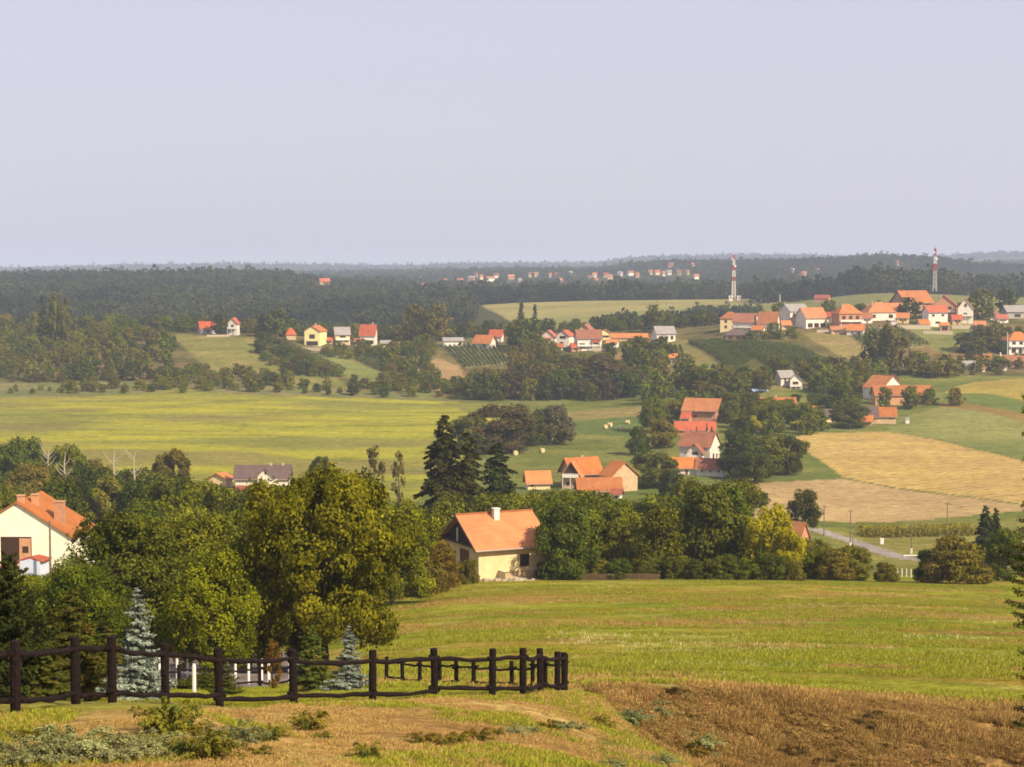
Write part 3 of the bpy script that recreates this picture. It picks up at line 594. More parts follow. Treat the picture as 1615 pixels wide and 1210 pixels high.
H_('low long stable with an orange roof joined to the front of the valley barn', 945, 762, 68, 10, 16, yy(8), 'x', 'cream', 'orange', dep=26, d=484, name='barn', cat='barn', win=[(.8, .5, 4, 4)])
H_('small orange roofed shed at the left end of the valley farm', 848, 755, 36, 13, 15, yy(10), 'x', 'cream', 'orange', dep=26, d=497, name='shed', cat='shed', win=[(-.6, .5, 4, 4)])
H_('tiny lean-to with a red roof at the foot of the valley barn', 974, 772, 13, 9, 5, yy(-20), 'x', 'white', 'red', dep=11, d=476, name='shed', cat='shed', door=(.1, 4, 6))
# --- white house and its outbuildings
H_('tall white house with a high white right gable and faded red roof in the valley', 1106, 728, 52, 34, 20, yy(-30), 'x', 'white', 'old', dep=40, d=556, rwin=[(-.3, .5, 6, 9), (.35, .5, 5, 7)], chim=[(.45, .2, 5)], ov=.5)
cross_gable(1098, 548, 24, 28, 13, yy(-18), 'white', 'old', 'white front wing with a dark upper window on the tall white valley house', gable='white', balcony=False, win=[(.1, .95, 9, 6), (.35, .45, 8, 6)])
H_('long low white outbuilding with a bright orange roof left of the white valley house', 1078, 742, 58, 13, 13, yy(-2), 'x', 'white', 'orange', dep=26, d=534, name='outbuilding', cat='outbuilding', door=(.2, 4, 9), win=[(-.55, .55, 12, 7)])
H_('low white outbuilding with a dull red roof in front of the white valley house', 1124, 741, 44, 14, 13, yy(-14), 'x', 'white', 'old', dep=24, d=532, name='outbuilding', cat='outbuilding', win=[(-.6, .6, 3, 3), (0, .6, 3, 3), (.6, .6, 3, 3)])
H_('raw red brick house with an orange roof behind the white valley house', 1111, 666, 50, 23, 15, yy(-20), 'x', 'brick', 'orange', dep=42, d=690, win=[(-.55, .85, 11, 5), (-.3, .5, 5, 3)], rwin=[(-.3, .4, 4, 5), (.4, .4, 4, 5)], ov=1.2)
H_('long low red roof running in front of the raw brick house', 1098, 694, 62, 8, 11, yy(-5), 'x', 'brick', 'red', dep=34, d=655, name='barn', cat='barn', win=[(-.5, .4, 9, 4)])
H_('small dark lean-to at the left wall of the raw brick house', 1084, 668, 12, 14, 8, yy(-20), 'x', 'brick', 'red', dep=20, d=684, name='shed', cat='shed', door=(.1, 4, 7))
# --- middle right
H_('small white house with an arched front and grey roof alone on the slope', 1238, 596, 24, 15, 9, yy(22), 'x', 'white', 'grey', dep=20, d=790, win=[(-.35, .55, 3.4, 8), (.35, .55, 3.4, 8)])
H_('white arched porch wing of the small white house on the slope', 1256, 598, 19, 14, 9, yy(-6), 'y', 'white', 'grey', dep=14, d=784, win=[(-.1, .45, 9, 10)], name='gabled_wing', cat='house wing', balcony=.3)
H_('long low orange roof half hidden by trees below the small white house', 1222, 628, 66, 8, 11, yy(3), 'x', 'tan', 'orange', dep=24, d=725, chim=[(.1, .1, 5)], name='barn', cat='barn', win=[(.5, .5, 4, 4)])
H_('little orange roof poking out of trees right of the long low orange roof', 1284, 645, 22, 8, 10, yy(-10), 'x', 'tan', 'orange', dep=16, d=700, name='shed', cat='shed')
H_('white barn gable with an orange roof joined to the long brown barn', 1396, 630, 42, 20, 18, yy(30), 'y', 'white', 'orange', dep=46, d=757, win=[(.1, .9, 8, 5), (-.3, .4, 4, 6)], name='barn', cat='barn', ov=.4)
H_('long brown barn with a dull orange roof at the top of the right field', 1424, 630, 92, 16, 13, yy(6), 'x', 'block', 'orange', dep=26, d=745, win=[(-.85, .4, 3, 14), (.1, .4, 6, 8)], name='barn', cat='barn')
H_('low stone barn with an orange and grey roof at the corner of the right field', 1394, 663, 40, 13, 12, yy(-6), 'x', 'tan', 'orange', dep=26, d=687, name='barn', cat='barn', win=[(.6, .6, 3, 2)])
MBp = MB()
H_('grey patched roof bay on the low stone barn at the field corner', 1376, 663, 18, 13, 13, yy(-6), 'x', 'tan', 'dark', dep=27, d=686, name='barn', cat='barn')
H_('little orange roofed lean-to at the left end of the low stone barn', 1366, 664, 22, 8, 7, yy(-14), 'x', 'tan', 'orange', dep=16, d=680, name='shed', cat='shed')
H_('small grey roofed hut with a cream gable left of the dark field tree', 1309, 664, 20, 12, 8, yy(20), 'x', 'cream', 'dark', dep=16, d=688, name='hut', cat='hut', door=(.2, 3, 7))
H_('white beehive box standing in the grass right of the low stone barn', 1432, 664, 6, 7, 1.5, yy(0), 'x', 'white', 'grey', dep=5, d=686, name='beehive', cat='beehive', ov=.1)
H_('tiny tan hut under the tall trees above the white barn', 1409, 590, 14, 12, 7, yy(10), 'y', 'tan', 'old', d=800, name='hut', cat='hut')
H_('blue covered car port beside the garden of the small white house', 1198, 604, 22, 2, 2, yy(12), 'x', 'white', 'blue', dep=10, d=775, name='car_port', cat='shed', porch=(0, 8, 4, 3, 'blue'))
# --- houses along the right ridge
RG = 'houses along the right ridge'
H_('cream house with a hipped orange roof at the left end of the right ridge row', 1152, 521, 26, 17, 9, yy(-12), 'x', 'cream', 'orange', hip=True, d=985, win=W2(2, .75, 3.5, 4, .4)+W2(2, .3, 3.5, 4, .4), group=RG)
H_('white house with a dull orange roof, second in the right ridge row', 1177, 524, 30, 15, 11, yy(-24), 'x', 'white', 'old', d=965, rwin=[(0, .4, 6, 6)], win=W2(2, .5, 4, 4), group=RG, balcony=.45)
H_('dark open pavilion with a brown pyramid roof in front of the first ridge houses', 1163, 533, 40, 8, 9, yy(0), 'x', 'brownwood', 'dark', hip=True, d=935, dep=26, win=W2(3, .5, 7, 5, .6), name='pavilion', cat='pavilion')
H_('white house with a steep plain orange roof third in the right ridge row', 1213, 520, 26, 13, 15, yy(-22), 'x', 'white', 'orange', d=958, rwin=[(0, .5, 4, 5)], balcony=.5, group=RG)
H_('white house with a pale grey roof behind the small round gabled shed', 1253, 502, 32, 14, 9, yy(28), 'x', 'white', 'grey', d=1000, win=[(-.6, .6, 5, 5)], group=RG)
H_('small tan shed with a rounded gable below the grey roofed ridge house', 1252, 512, 20, 9, 8, yy(-8), 'y', 'tan', 'orange', d=975, name='shed', cat='shed', ov=.3)
H_('white house with a wide orange roof and dark open ground floor on the right ridge', 1280, 513, 34, 14, 13, yy(24), 'x', 'white', 'orange', d=968, win=W2(3, .22, 8, 6, .6), group=RG)
H_('brick house with a tall hipped orange roof and white arcade on the right ridge', 1336, 511, 34, 20, 13, yy(14), 'x', 'brick', 'orange', hip=True, d=962, win=W2(3, .72, 5, 5, .6), balcony=.45, chim=[(-.5, -.3, 4)], group=RG)
H_('small annexe with an orange roof below the arcaded brick house', 1350, 517, 26, 9, 8, yy(-16), 'x', 'white', 'orange', d=940, name='annexe', cat='annexe', win=[(.5, .4, 4, 4)])
H_('house with a broad hipped orange roof in the middle of the right ridge', 1386, 502, 40, 11, 14, yy(10), 'x', 'white', 'orange', hip=True, d=985, chim=[(-.5, -.2, 4)], win=W2(2, .5, 6, 5), group=RG)
H_('low orange roofed house just right of the broad hipped ridge house', 1409, 500, 22, 10, 9, yy(0), 'x', 'tan', 'orange', d=1000, group=RG)
H_('white kiosk box in front of the low ridge houses', 1408, 504, 9, 7, 1, 0, 'x', 'white', 'grey', d=965, name='kiosk', cat='shed', ov=.1)
H_('brown boarded house with a large orange roof behind the ridge trees', 1439, 497, 44, 18, 15, yy(24), 'x', 'tan', 'orange', d=1015, win=[(.6, .6, 4, 5)], group=RG, ov=1.0)
H_('tall brick house with a gabled front and balcony near the right end of the ridge', 1491, 500, 32, 21, 13, yy(-16), 'y', 'block', 'red', d=990, dep=34, win=W2(2, .8, 5, 4, .5), balcony=.55, chim=[(-.3, -.2, 5)], group=RG)
H_('white annexe with a red roof and double rows of windows beside the tall brick house', 1475, 502, 28, 20, 8, yy(10), 'x', 'white', 'red', d=968, win=W2(2, .75, 4, 3, .5)+W2(1, .25, 8, 3), group=RG)
H_('open garage with a small orange roof in front of the tall brick house', 1489, 504, 14, 9, 4, yy(-5), 'x', 'brick', 'orange', d=955, name='garage', cat='garage', win=W2(1, .4, 9, 6), ov=.3)
H_('white house with a tall narrow gable and terrace at the right end of the ridge', 1524, 500, 21, 21, 13, yy(-14), 'y', 'white', 'orange', d=980, dep=30, gwin=[(0, .3, 3, 5)], win=[(0, .6, 5, 4)], balcony=.5, chim=[(-.3, .2, 4)], group=RG)
H_('grey field barn with a weathered flat roof at the far right of the ridge', 1600, 497, 34, 11, 9, yy(8), 'x', 'grey', 'grey', d=1010, name='barn', cat='barn', win=[(0, .4, 10, 5)])
H_('white parked van beside the field barn at the far right of the ridge', 1564, 497, 9, 5, 1, yy(5), 'x', 'white', 'grey', d=1000, name='van_garage', cat='shed', ov=.05)
H_('orange roofed house with a white arcaded balcony at the right edge', 1606, 553, 40, 22, 13, yy(8), 'x', 'white', 'orange', hip=True, d=905, win=W2(3, .78, 6, 5, .6)+W2(3, .25, 7, 7, .6), balcony=.55)
H_('orange roof of a low white house behind a round green tree on the right', 1551, 577, 24, 10, 9, yy(-10), 'x', 'white', 'orange', d=872, chim=[(.1, -.3, 4)])
H_('grey shed with a sloping roof left of the round green tree on the right', 1528, 582, 22, 6, 6, yy(18), 'x', 'grey', 'grey', d=862, name='shed', cat='shed')
H_('long dull orange roofed stable below the arcaded house at the right edge', 1604, 586, 44, 11, 8, yy(-6), 'x', 'tan', 'old', d=868, name='barn', cat='barn', win=[(-.7, .5, 8, 7)])
H_('isolated red roofed barn beyond the fields behind the right ridge', 1297, 470, 22, 5, 5, yy(-20), 'x', 'brick', 'red', d=1450, name='barn', cat='barn')
# --- houses along the left and middle ridge
LG = 'houses along the middle ridge'
H_('small red roofed house left of the dark ridge tree, leftmost in the ridge row', 326, 524, 22, 8, 9, yy(24), 'x', 'grey', 'red', d=1040, group=LG, win=[(0, .5, 4, 3)])
H_('narrow two storey white house beside the dark ridge tree', 369, 524, 13, 17, 7, yy(-14), 'y', 'white', 'red', d=1030, balcony=.55, win=[(0, .75, 4, 4)], group=LG)
H_('tiny hut with a pointed red roof half hidden left of the yellow ridge house', 459, 532, 15, 8, 10, yy(10), 'x', 'tan', 'red', hip=True, d=1010, name='hut', cat='hut')
H_('pale yellow house with an orange roof and dark garage on the ridge', 497, 541, 22, 20, 7, yy(-12), 'y', 'paleyellow', 'orange', dep=32, d=995, win=[(0, .62, 8, 6), (0, .15, 17, 6)], chim=[(.1, -.2, 4)], group=LG)
H_('cream and white house with a grey roof right of the yellow ridge house', 539, 540, 20, 15, 9, yy(14), 'x', 'cream', 'grey', d=1005, balcony=.45, win=[(0, .75, 8, 3)], group=LG)
H_('little white box house with a red roof between two ridge houses', 567, 541, 13, 9, 3, yy(0), 'x', 'white', 'red', d=1003, win=[(0, .5, 3, 3)], name='annexe', cat='annexe')
H_('white house with a steep red roof and two terraces right of the little white box', 581, 541, 21, 15, 13, yy(-8), 'x', 'white', 'red', d=1010, balcony=.5, win=W2(2, .25, 5, 4), chim=[(.6, 0, 3)], group=LG)
H_('low white chalet with a flat grey roof above the vineyard', 714, 540, 27, 8, 4, yy(12), 'x', 'white', 'grey', d=1000, dep=16, win=[(.7, .5, 4, 4)], group=LG)
H_('white house with a low L shaped orange roof right above the vineyard', 765, 542, 24, 9, 9, yy(-26), 'x', 'white', 'orange', d=990, win=[(.3, .4, 4, 4)], ov=1.1, group=LG)
H_('small white house with a red roof left of the tall ridge spruces', 783, 534, 17, 9, 8, yy(-12), 'x', 'white', 'red', d=1010, win=[(0, .45, 4, 4)], group=LG)
H_('white gabled house with a red porch roof just right of the tall ridge spruces', 866, 529, 20, 9, 9, yy(-14), 'y', 'white', 'red', d=1000, porch=(-.1, 16, 5, 8, 'red'), group=LG)
H_('narrow white house with an open loggia under a red gable in the middle cluster', 892, 534, 17, 16, 7, yy(-18), 'y', 'white', 'red', d=985, dep=26, win=[(0, .85, 9, 4), (-.2, .3, 5, 5)], group=LG)
H_('tan house with a big gable at the top of the middle cluster', 925, 524, 30, 8, 14, yy(-12), 'y', 'tan', 'old', d=1010, dep=34, gwin=[(0, .25, 9, 5)], ov=1, group=LG)
H_('large white house with a brown roof at the front of the middle cluster', 928, 543, 34, 17, 11, yy(6), 'x', 'white', 'old', d=970, win=W2(2, .4, 8, 6), balcony=.35, porch=(.5, 12, 6, 14, 'red'), group=LG)
H_('pale yellow gabled house behind the large white house of the middle cluster', 954, 522, 25, 7, 8, yy(-4), 'y', 'paleyellow', 'orange', d=1008, win=[(0, .7, 12, 3)], group=LG)
H_('long low orange roof in the bushes right of the middle cluster', 992, 523, 50, 5, 5, yy(2), 'x', 'tan', 'orange', d=1000, dep=14, group=LG)
H_('white house with a flat pinkish grey roof standing apart on the middle ridge', 1047, 530, 27, 13, 9, yy(14), 'x', 'white', 'grey', d=985, win=W2(2, .5, 4, 5), group=LG)
H_('small square tan hut below the grey roofed white house', 1040, 546, 15, 9, 2, yy(-6), 'x', 'tan', 'old', d=958, name='hut', cat='hut', ov=.2)
H_('little pale cottage on top of the wooded hill on the left', 143, 503, 15, 6, 4, yy(-10), 'x', 'cream', 'old', d=1075, sink=-1.5)
# --- small outbuildings and cottages between the larger ones
for (px, base, w_, h_, r_, d, wl, rfm, yw, lb) in [
 (1196, 528, 16, 8, 6, 950, 'white', 'orange', -20, 'small orange roofed cottage between the second and third ridge houses'), (1238, 514, 14, 8, 6, 965, 'tan', 'orange', 15, 'small tan outhouse left of the rounded gable shed'),
 (1309, 510, 16, 9, 6, 985, 'white', 'red', -12, 'little white cottage between two orange ridge houses'), (1317, 522, 14, 7, 5, 945, 'tan', 'orange', 10, 'small shed at the left foot of the arcaded brick house'),
 (1365, 508, 15, 9, 7, 975, 'white', 'orange', 8, 'little white cottage right of the arcaded brick house'), (1424, 502, 16, 9, 7, 975, 'cream', 'orange', -15, 'cream cottage under the brown boarded ridge house'),
 (1456, 505, 14, 8, 6, 960, 'white', 'orange', 12, 'small white cottage left of the white ridge annexe'), (1508, 503, 13, 9, 6, 975, 'tan', 'red', 0, 'tan shed between the brick and the narrow gabled ridge houses'),
 (1545, 508, 14, 8, 6, 960, 'brick', 'orange', -10, 'brick shed right of the narrow gabled ridge house'), (1578, 504, 16, 7, 6, 985, 'white', 'red', 14, 'red roofed shed left of the grey field barn'),
 (1578, 588, 18, 8, 6, 858, 'white', 'orange', -12, 'small orange roofed shed under the low white house on the right'), (1545, 592, 12, 6, 5, 852, 'cream', 'old', 20, 'tiny cream hut above the yellow field'),
 (880, 541, 13, 7, 5, 972, 'white', 'orange', 0, 'tiny white annexe left of the large white middle house'), (908, 543, 14, 7, 6, 968, 'brick', 'red', 12, 'small brick shed at the left corner of the large white middle house'),
 (966, 536, 15, 8, 5, 975, 'white', 'orange', -14, 'small white cottage right of the large white middle house'), (1018, 541, 13, 7, 5, 965, 'tan', 'orange', 6, 'small tan shed left of the square hut'),
 (608, 541, 13, 6, 4, 1003, 'white', 'grey', 8, 'small white shed right of the steep red roofed house'), (519, 541, 11, 6, 4, 1004, 'tan', 'red', -8, 'small tan shed between the yellow and the grey roofed houses'),
 (1060, 560, 13, 6, 5, 905, 'brick', 'orange', 15, 'little brick field shed below the grey roofed white house'), (1300, 600, 15, 8, 6, 800, 'tan', 'orange', -10, 'small orange roofed hut in the wood right of the small white house')]:
    H_(lb, px, base, w_*1.15, h_, r_, yy(yw), 'x', wl, rfm, d=d, win=[(-.35, .55, 3, 3), (.4, .55, 3, 3)], door=(0, 2.5, 5.5), name='cottage' if 'cottage' in lb else 'shed', cat='cottage' if 'cottage' in lb else 'shed', ov=.45)
# --- village roofs among the trees at the left
H_('white gabled house under a wide brown roof among the trees left of centre', 412, 766, 84, 12, 17, yy(3), 'x', 'white', 'dark', dep=40, d=482, win=[(.5, .5, 4, 4)], chim=[(.3, 0, 3), (.75, 0, 3)], sink=-1.2)
H_('white front gable wing of the wide brown roofed house', 419, 766, 26, 13, 12, yy(-4), 'y', 'white', 'dark', dep=26, d=472, gwin=[(0, .4, 2.5, 4)], win=[(-.5, .6, 3, 4), (.4, .6, 3, 4)], name='gabled_wing', cat='house wing', sink=-2.2)
H_('low red roof in the trees just left of the white front gable', 385, 776, 26, 5, 10, yy(-18), 'x', 'brick', 'red', d=462, name='barn', cat='barn')
H_('pink and cream house peeping over the trees left of the wide brown roof', 345, 760, 32, 14, 8, yy(-16), 'y', 'cream', 'orange', d=487)
H_('flat pale blue roof showing above the trees at the left', 152, 732, 22, 9, 2, yy(10), 'x', 'white', 'blue', d=525, name='shed', cat='shed')
H_('small red barn with a bright orange roof beside the country road', 1262, 850, 24, 12, 22, yy(-40), 'x', 'brick', 'orange', dep=26, d=372, name='barn', cat='barn', win=[(.4, .5, 5, 6)], ov=.4)
H_('bright orange roof corner behind the dark spruce at the right edge', 1628, 870, 50, 12, 14, yy(6), 'x', 'white', 'orange', d=322)
H_('orange roof patch glimpsed through the trees right of the large pale house', 152, 822, 26, 10, 12, yy(-10), 'x', 'brick', 'orange', d=345, name='shed', cat='shed')
H_('faded orange roof patch deep in the trees above the blue spruce', 233, 870, 30, 8, 12, yy(8), 'x', 'tan', 'orange', d=262, name='shed', cat='shed')
# --- far town on the hazy hills
twn = [(664, 437, 9), (655, 441, 8), (703, 441, 7), (725, 440, 13), (744, 436, 11), (751, 430, 5), (759, 434, 6), (773, 437, 15), (783, 432, 9), (806, 434, 12), (836, 430, 5), (846, 430, 6), (868, 431, 4), (878, 431, 5), (884, 440, 6),
 (669, 449, 8), (690, 449, 7), (731, 421, 5), (931, 436, 9), (938, 431, 8), (956, 431, 9), (962, 434, 8), (978, 429, 8), (994, 428, 11), (1005, 431, 7), (1026, 427, 7), (1037, 427, 9), (1047, 429, 6), (1056, 427, 8), (1071, 427, 6), (1085, 427, 4), (1098, 434, 9), (1058, 415, 9), (1093, 415, 6), (1287, 425, 11), (1268, 430, 8), (1250, 424, 5), (1262, 434, 6), (1537, 434, 5), (1595, 437, 6), (1415, 412, 5), (900, 428, 6), (940, 441, 7), (820, 440, 6)]
twd = []
_ord = 'first second third fourth fifth sixth seventh eighth ninth tenth eleventh twelfth thirteenth fourteenth fifteenth sixteenth seventeenth eighteenth nineteenth twentieth'.split()
def ordn(i):
    if i < 20: return _ord[i]
    tens = {2: 'twenty', 3: 'thirty', 4: 'forty', 5: 'fifty', 6: 'sixty', 7: 'seventy'}[(i+1)//10]; r = (i+1) % 10
    return tens + ('-' + _ord[r-1] if r else {'twenty': 'eth'}.get(tens, 'th'))
twn.sort()
for i, (a, b, s) in enumerate(twn):
    d = 3350 if b < 447 else 2900
    if a > 1200: d = 2950
    try: p = hit(a, b+7, 2350)
    except ValueError: p = at(a, 3150)
    d = p.y; k = d/F
    wl = ['white', 'tan', 'white', 'cream', 'brick'][(i*7) % 5]; rfm = ['orange', 'red', 'orange', 'orange', 'old', 'grey'][(i*5) % 6]
    root = empty('far_house', (p.x, p.y, p.z+3), R((i*53) % 60-30))
    kind_ = {'white': 'white', 'tan': 'tan', 'cream': 'cream', 'brick': 'brick'}[wl]
    tag(root, 'hazy %s house with %s roof, %s far house from the left' % (kind_, {'orange': 'orange', 'red': 'red', 'old': 'dull red', 'grey': 'grey'}[rfm], ordn(i)), 'house', 'far houses on the hazy hills')
    w_ = s*k*.82
    walls(w_, w_*.7, 2.8, 2.5, 'x', base=-5).build('wall', WM[wl], root); gable_roof(w_, w_*.7, 2.8, 2.5, ov=.8).build('roof', RM[rfm], root)
p = hit(512, 462, 1500); root = empty('far_house', (p.x, p.y, p.z+9), .2); tag(root, 'lone red roofed house deep in the dark forest on the left', 'house')
walls(11, 8, 4, 3.5, 'x', base=-14).build('wall', WM['tan'], root); gable_roof(11, 8, 4, 3.5).build('roof', RM['red'], root)

# --- two radio masts
REDP = mat('red_mast_paint', (.42, .05, .04), rough=.5); WHP = mat('white_mast_paint', (.72, .68, .64), rough=.5); GRP = mat('galvanised_steel', (.42, .40, .40), rough=.5)
def mast(px, base, top, d, wb, label, bands, huts):
    p = at(px, d); k = d/F; Ht = (base-top)*k; z0 = slope(base)*d
    root = empty('radio_mast', (p.x, p.y, z0)); tag(root, label, 'radio mast')
    hw = lambda f: wb*.5*(1-f*.65)+.1
    for (f0, f1, mt, nm) in bands:
        m = MB(); a0, a1 = hw(f0), hw(f1)
        for sx, sy in ((-1, -1), (1, -1), (1, 1), (-1, 1)): m.tube([(sx*a0, sy*a0, f0*Ht-(2 if f0 == 0 else 0)), (sx*a1, sy*a1, f1*Ht)], .26, 4)
        n = max(2, int((f1-f0)*Ht/3)); 
        for i in range(n):
            g0 = f0+(f1-f0)*i/n; g1 = f0+(f1-f0)*(i+1)/n; b0, b1 = hw(g0), hw(g1)
            for s in (-1, 1):
                m.tube([(-b0, s*b0, g0*Ht), (b1, s*b1, g1*Ht)], .13, 3); m.tube([(b0, s*b0, g0*Ht), (-b1, s*b1, g1*Ht)], .13, 3)
                m.tube([(s*b0, -b0, g0*Ht), (s*b1, b1, g1*Ht)], .13, 3); m.tube([(s*b0, b0, g0*Ht), (s*b1, -b1, g1*Ht)], .13, 3)
            m.tube([(-b1, -b1, g1*Ht), (b1, -b1, g1*Ht), (b1, b1, g1*Ht), (-b1, b1, g1*Ht), (-b1, -b1, g1*Ht)], .13, 3)
        m.build(nm, mt, root)
    MB().tube([(0, 0, Ht*.99), (0, 0, Ht*1.06)], .15, 5).build('antenna', REDP, root)
    MB().tube([(1.1, -.8, Ht*.74), (1.1, -1.2, Ht*.74)], .9, 10).build('dish', WHP, root)
    MB().tube([(-1.0, -.8, Ht*.9), (-1.0, -1.2, Ht*.9)], .7, 10).build('dish', WHP, root)
    for hx in huts:
        q = at(px+hx, d); s = empty('equipment_hut', (q.x, q.y-2, z0-.2)); tag(s, 'small white equipment hut on the %s of the left radio mast' % ('left' if hx < 0 else 'right'), 'hut')
        walls(3.2, 2.8, 2.3, .3, 'x', base=-2).build('wall', WM['white'], s); gable_roof(3.2, 2.8, 2.3, .3, ov=.2, t=.1).build('roof', WHP, s); put_door(s, 0, -1.4, 0, .9, 2)
mast(1156, 471, 402, 1600, 3.0, 'tall white lattice mast with red bands on the far field', [(0, .40, WHP, 'lattice'), (.40, .49, REDP, 'red_band'), (.49, .64, WHP, 'lattice'), (.64, .76, REDP, 'red_band'), (.76, .88, WHP, 'lattice'), (.88, 1, REDP, 'red_band')], (-5, 8))
mast(1472, 456, 392, 1500, 2.6, 'slender mast with a grey foot and red and white top behind the right ridge', [(0, .45, GRP, 'lattice'), (.45, .62, REDP, 'red_band'), (.62, .80, WHP, 'lattice'), (.80, 1, REDP, 'red_band')], ())

# ------------------------------------------------------------ vegetation prototypes
def leaves(C, N_, size, tone, seed, asp=.6):
    """one small quad per leaf clump, facing roughly along N_"""
    g = np.random.default_rng(seed); n = len(C)
    N_ = N_ + g.normal(0, .55, (n, 3)); N_ /= np.linalg.norm(N_, axis=1, keepdims=True)
    a = np.cross(N_, g.normal(0, 1, (n, 3))); a /= np.linalg.norm(a, axis=1, keepdims=True)+1e-9; b = np.cross(N_, a)
    s = (size*g.uniform(.6, 1.35, n))[:, None] if np.isscalar(size) else size[:, None]
    V = np.stack([C+a*s, C+b*s*asp+N_*s*.15, C-a*s, C-b*s*asp+N_*s*.15], 1).reshape(-1, 3)
    Fq = np.arange(n*4).reshape(-1, 4)
    return V, Fq, np.repeat(np.clip(tone, 0, 1), 4)
def crown_pts(shape, n, seed, nl=26, lob=.27):
    """points on leafy lobes that fill an uneven crown; unit crown: height 0..1, radius .5"""
    g = np.random.default_rng(seed); Lc = []
    prof = {'round': lambda t: .5*np.clip(1-((t-.46)/.56)**2, 0, 1)**.45, 'spread': lambda t: .5*np.clip(1-((t-.52)/.50)**2, 0, 1)**.38, 'tall': lambda t: .42*np.clip(1-((t-.5)/.5)**2, 0, 1)**.5,
            'egg': lambda t: .5*np.clip(1-((t-.38)/.62)**2, 0, 1)**.6*np.where(t < .0, 0, 1), 'bush': lambda t: .5*np.clip(1-(t/1.0)**2, 0, 1)**.5, 'column': lambda t: .5*np.clip(t/.12, 0, 1)**.6*np.clip((1-t)/.9, 0, 1)**.5}[shape]
    tries = 0
    while len(Lc) < nl and tries < 4000:
        tries += 1
        t = g.uniform(.10 if shape != 'bush' else .05, .93); th = g.uniform(0, 2*math.pi); r = float(prof(np.array(t)))*g.uniform(.45, .95)*(1+.18*math.sin(2*th+seed)+.12*math.sin(5*th+t*6))
        c = np.array([r*math.cos(th), r*math.sin(th), t]); rad = lob*g.uniform(.55, 1.15)*.5
        if all(np.linalg.norm(c-q[0]) > .34*(rad+q[1]) for q in Lc): Lc.append((c, rad, g.uniform(0, 1)))
    w_ = np.array([q[1]**2 for q in Lc]); w_ /= w_.sum(); k = g.choice(len(Lc), n, p=w_)
    Cc = np.array([q[0] for q in Lc])[k]; Rd = np.array([q[1] for q in Lc])[k]; Tn = np.array([q[2] for q in Lc])[k]
    ns = max(5, int(22*min(1, n/12000))); SD = g.normal(0, 1, (len(Lc), ns, 3)); SD[:, :, 2] += .15; SD /= np.linalg.norm(SD, axis=2, keepdims=True); SR = g.uniform(.72, 1.12, (len(Lc), ns)); ST = g.normal(0, .12, (len(Lc), ns))
    kk = g.integers(0, ns, n); D = SD[k, kk]+g.normal(0, .27, (n, 3)); D /= np.linalg.norm(D, axis=1, keepdims=True); D[:, 2] = D[:, 2]*.85+.04
    loose = g.random(n) < .18; D[loose] = (lambda q: q/np.linalg.norm(q, axis=1, keepdims=True))(g.normal(0, 1, (int(loose.sum()), 3)))
    rr = Rd*(g.uniform(.25, 1, n)**.3)*SR[k, kk]
    tw = g.random(n) < .07; rr = np.where(tw, rr*g.uniform(1.05, 1.45, n), rr)
    C = Cc+D*rr[:, None]; N_ = D*.9+(C-np.array([0, 0, .45]))*.8
    tone = .2+.33*Tn+ST[k, kk]+g.normal(0, .15, n)
    return C, N_, tone
def trunk_mb(H, W, r, seed, shape, n=6, top=.8, lowest=.22):
    g = random.Random(seed); m = MB(); pts = []; x = y = 0
    for i in range(7):
        t = i/6*top; pts.append((x, y, t*H-(.5 if i == 0 else 0))); x += g.uniform(-.025, .025)*W; y += g.uniform(-.025, .025)*W
    m.tube(pts, [r*(1.25-.25*min(i, 1))*(1-.13*i) for i in range(7)], n)
    for i in range(9 if n > 5 else 5):
        t = g.uniform(lowest, .7); q = pts[min(int(t/top*6), 5)]; th = g.uniform(0, 6.28); ln = W*g.uniform(.22, .4); b0 = Vector((q[0], q[1], t*H))
        b1 = b0+Vector((math.cos(th)*ln*.55, math.sin(th)*ln*.55, H*.10)); b2 = b1+Vector((math.cos(th+.3)*ln*.5, math.sin(th+.3)*ln*.5, H*.12))
        m.tube([b0, b1, b2], [r*.42, r*.28, r*.12], 4, cap=False)
    return m
PROTO = {}
def deciduous(key, shape, n, leaf, matk, seed, H=10.0, W=9.0, bark=BARK, r=.22, lob=.27, nl=26, z0=.0):
    """a tree prototype: crown mesh and trunk mesh in metres, root at the ground"""
    C, N_, tone = crown_pts(shape, n, seed, nl, lob); C = C.copy()
    C[:, :2] *= W; C[:, 2] = z0*H + C[:, 2]*(1-z0)*H
    V, Fq, tn = leaves(C, N_, leaf, tone, seed+1)
    V[:, 2] = np.maximum(V[:, 2], .02)
    cm = npmesh('crown', V, Fq, [L[matk]], attrs={'tone': tn})
    tm = trunk_mb(H, W, r, seed, shape, 6 if n > 5000 else 5, lowest=max(.2, z0)).mesh('trunk', bark)
    PROTO[key] = (cm, tm, H, W)
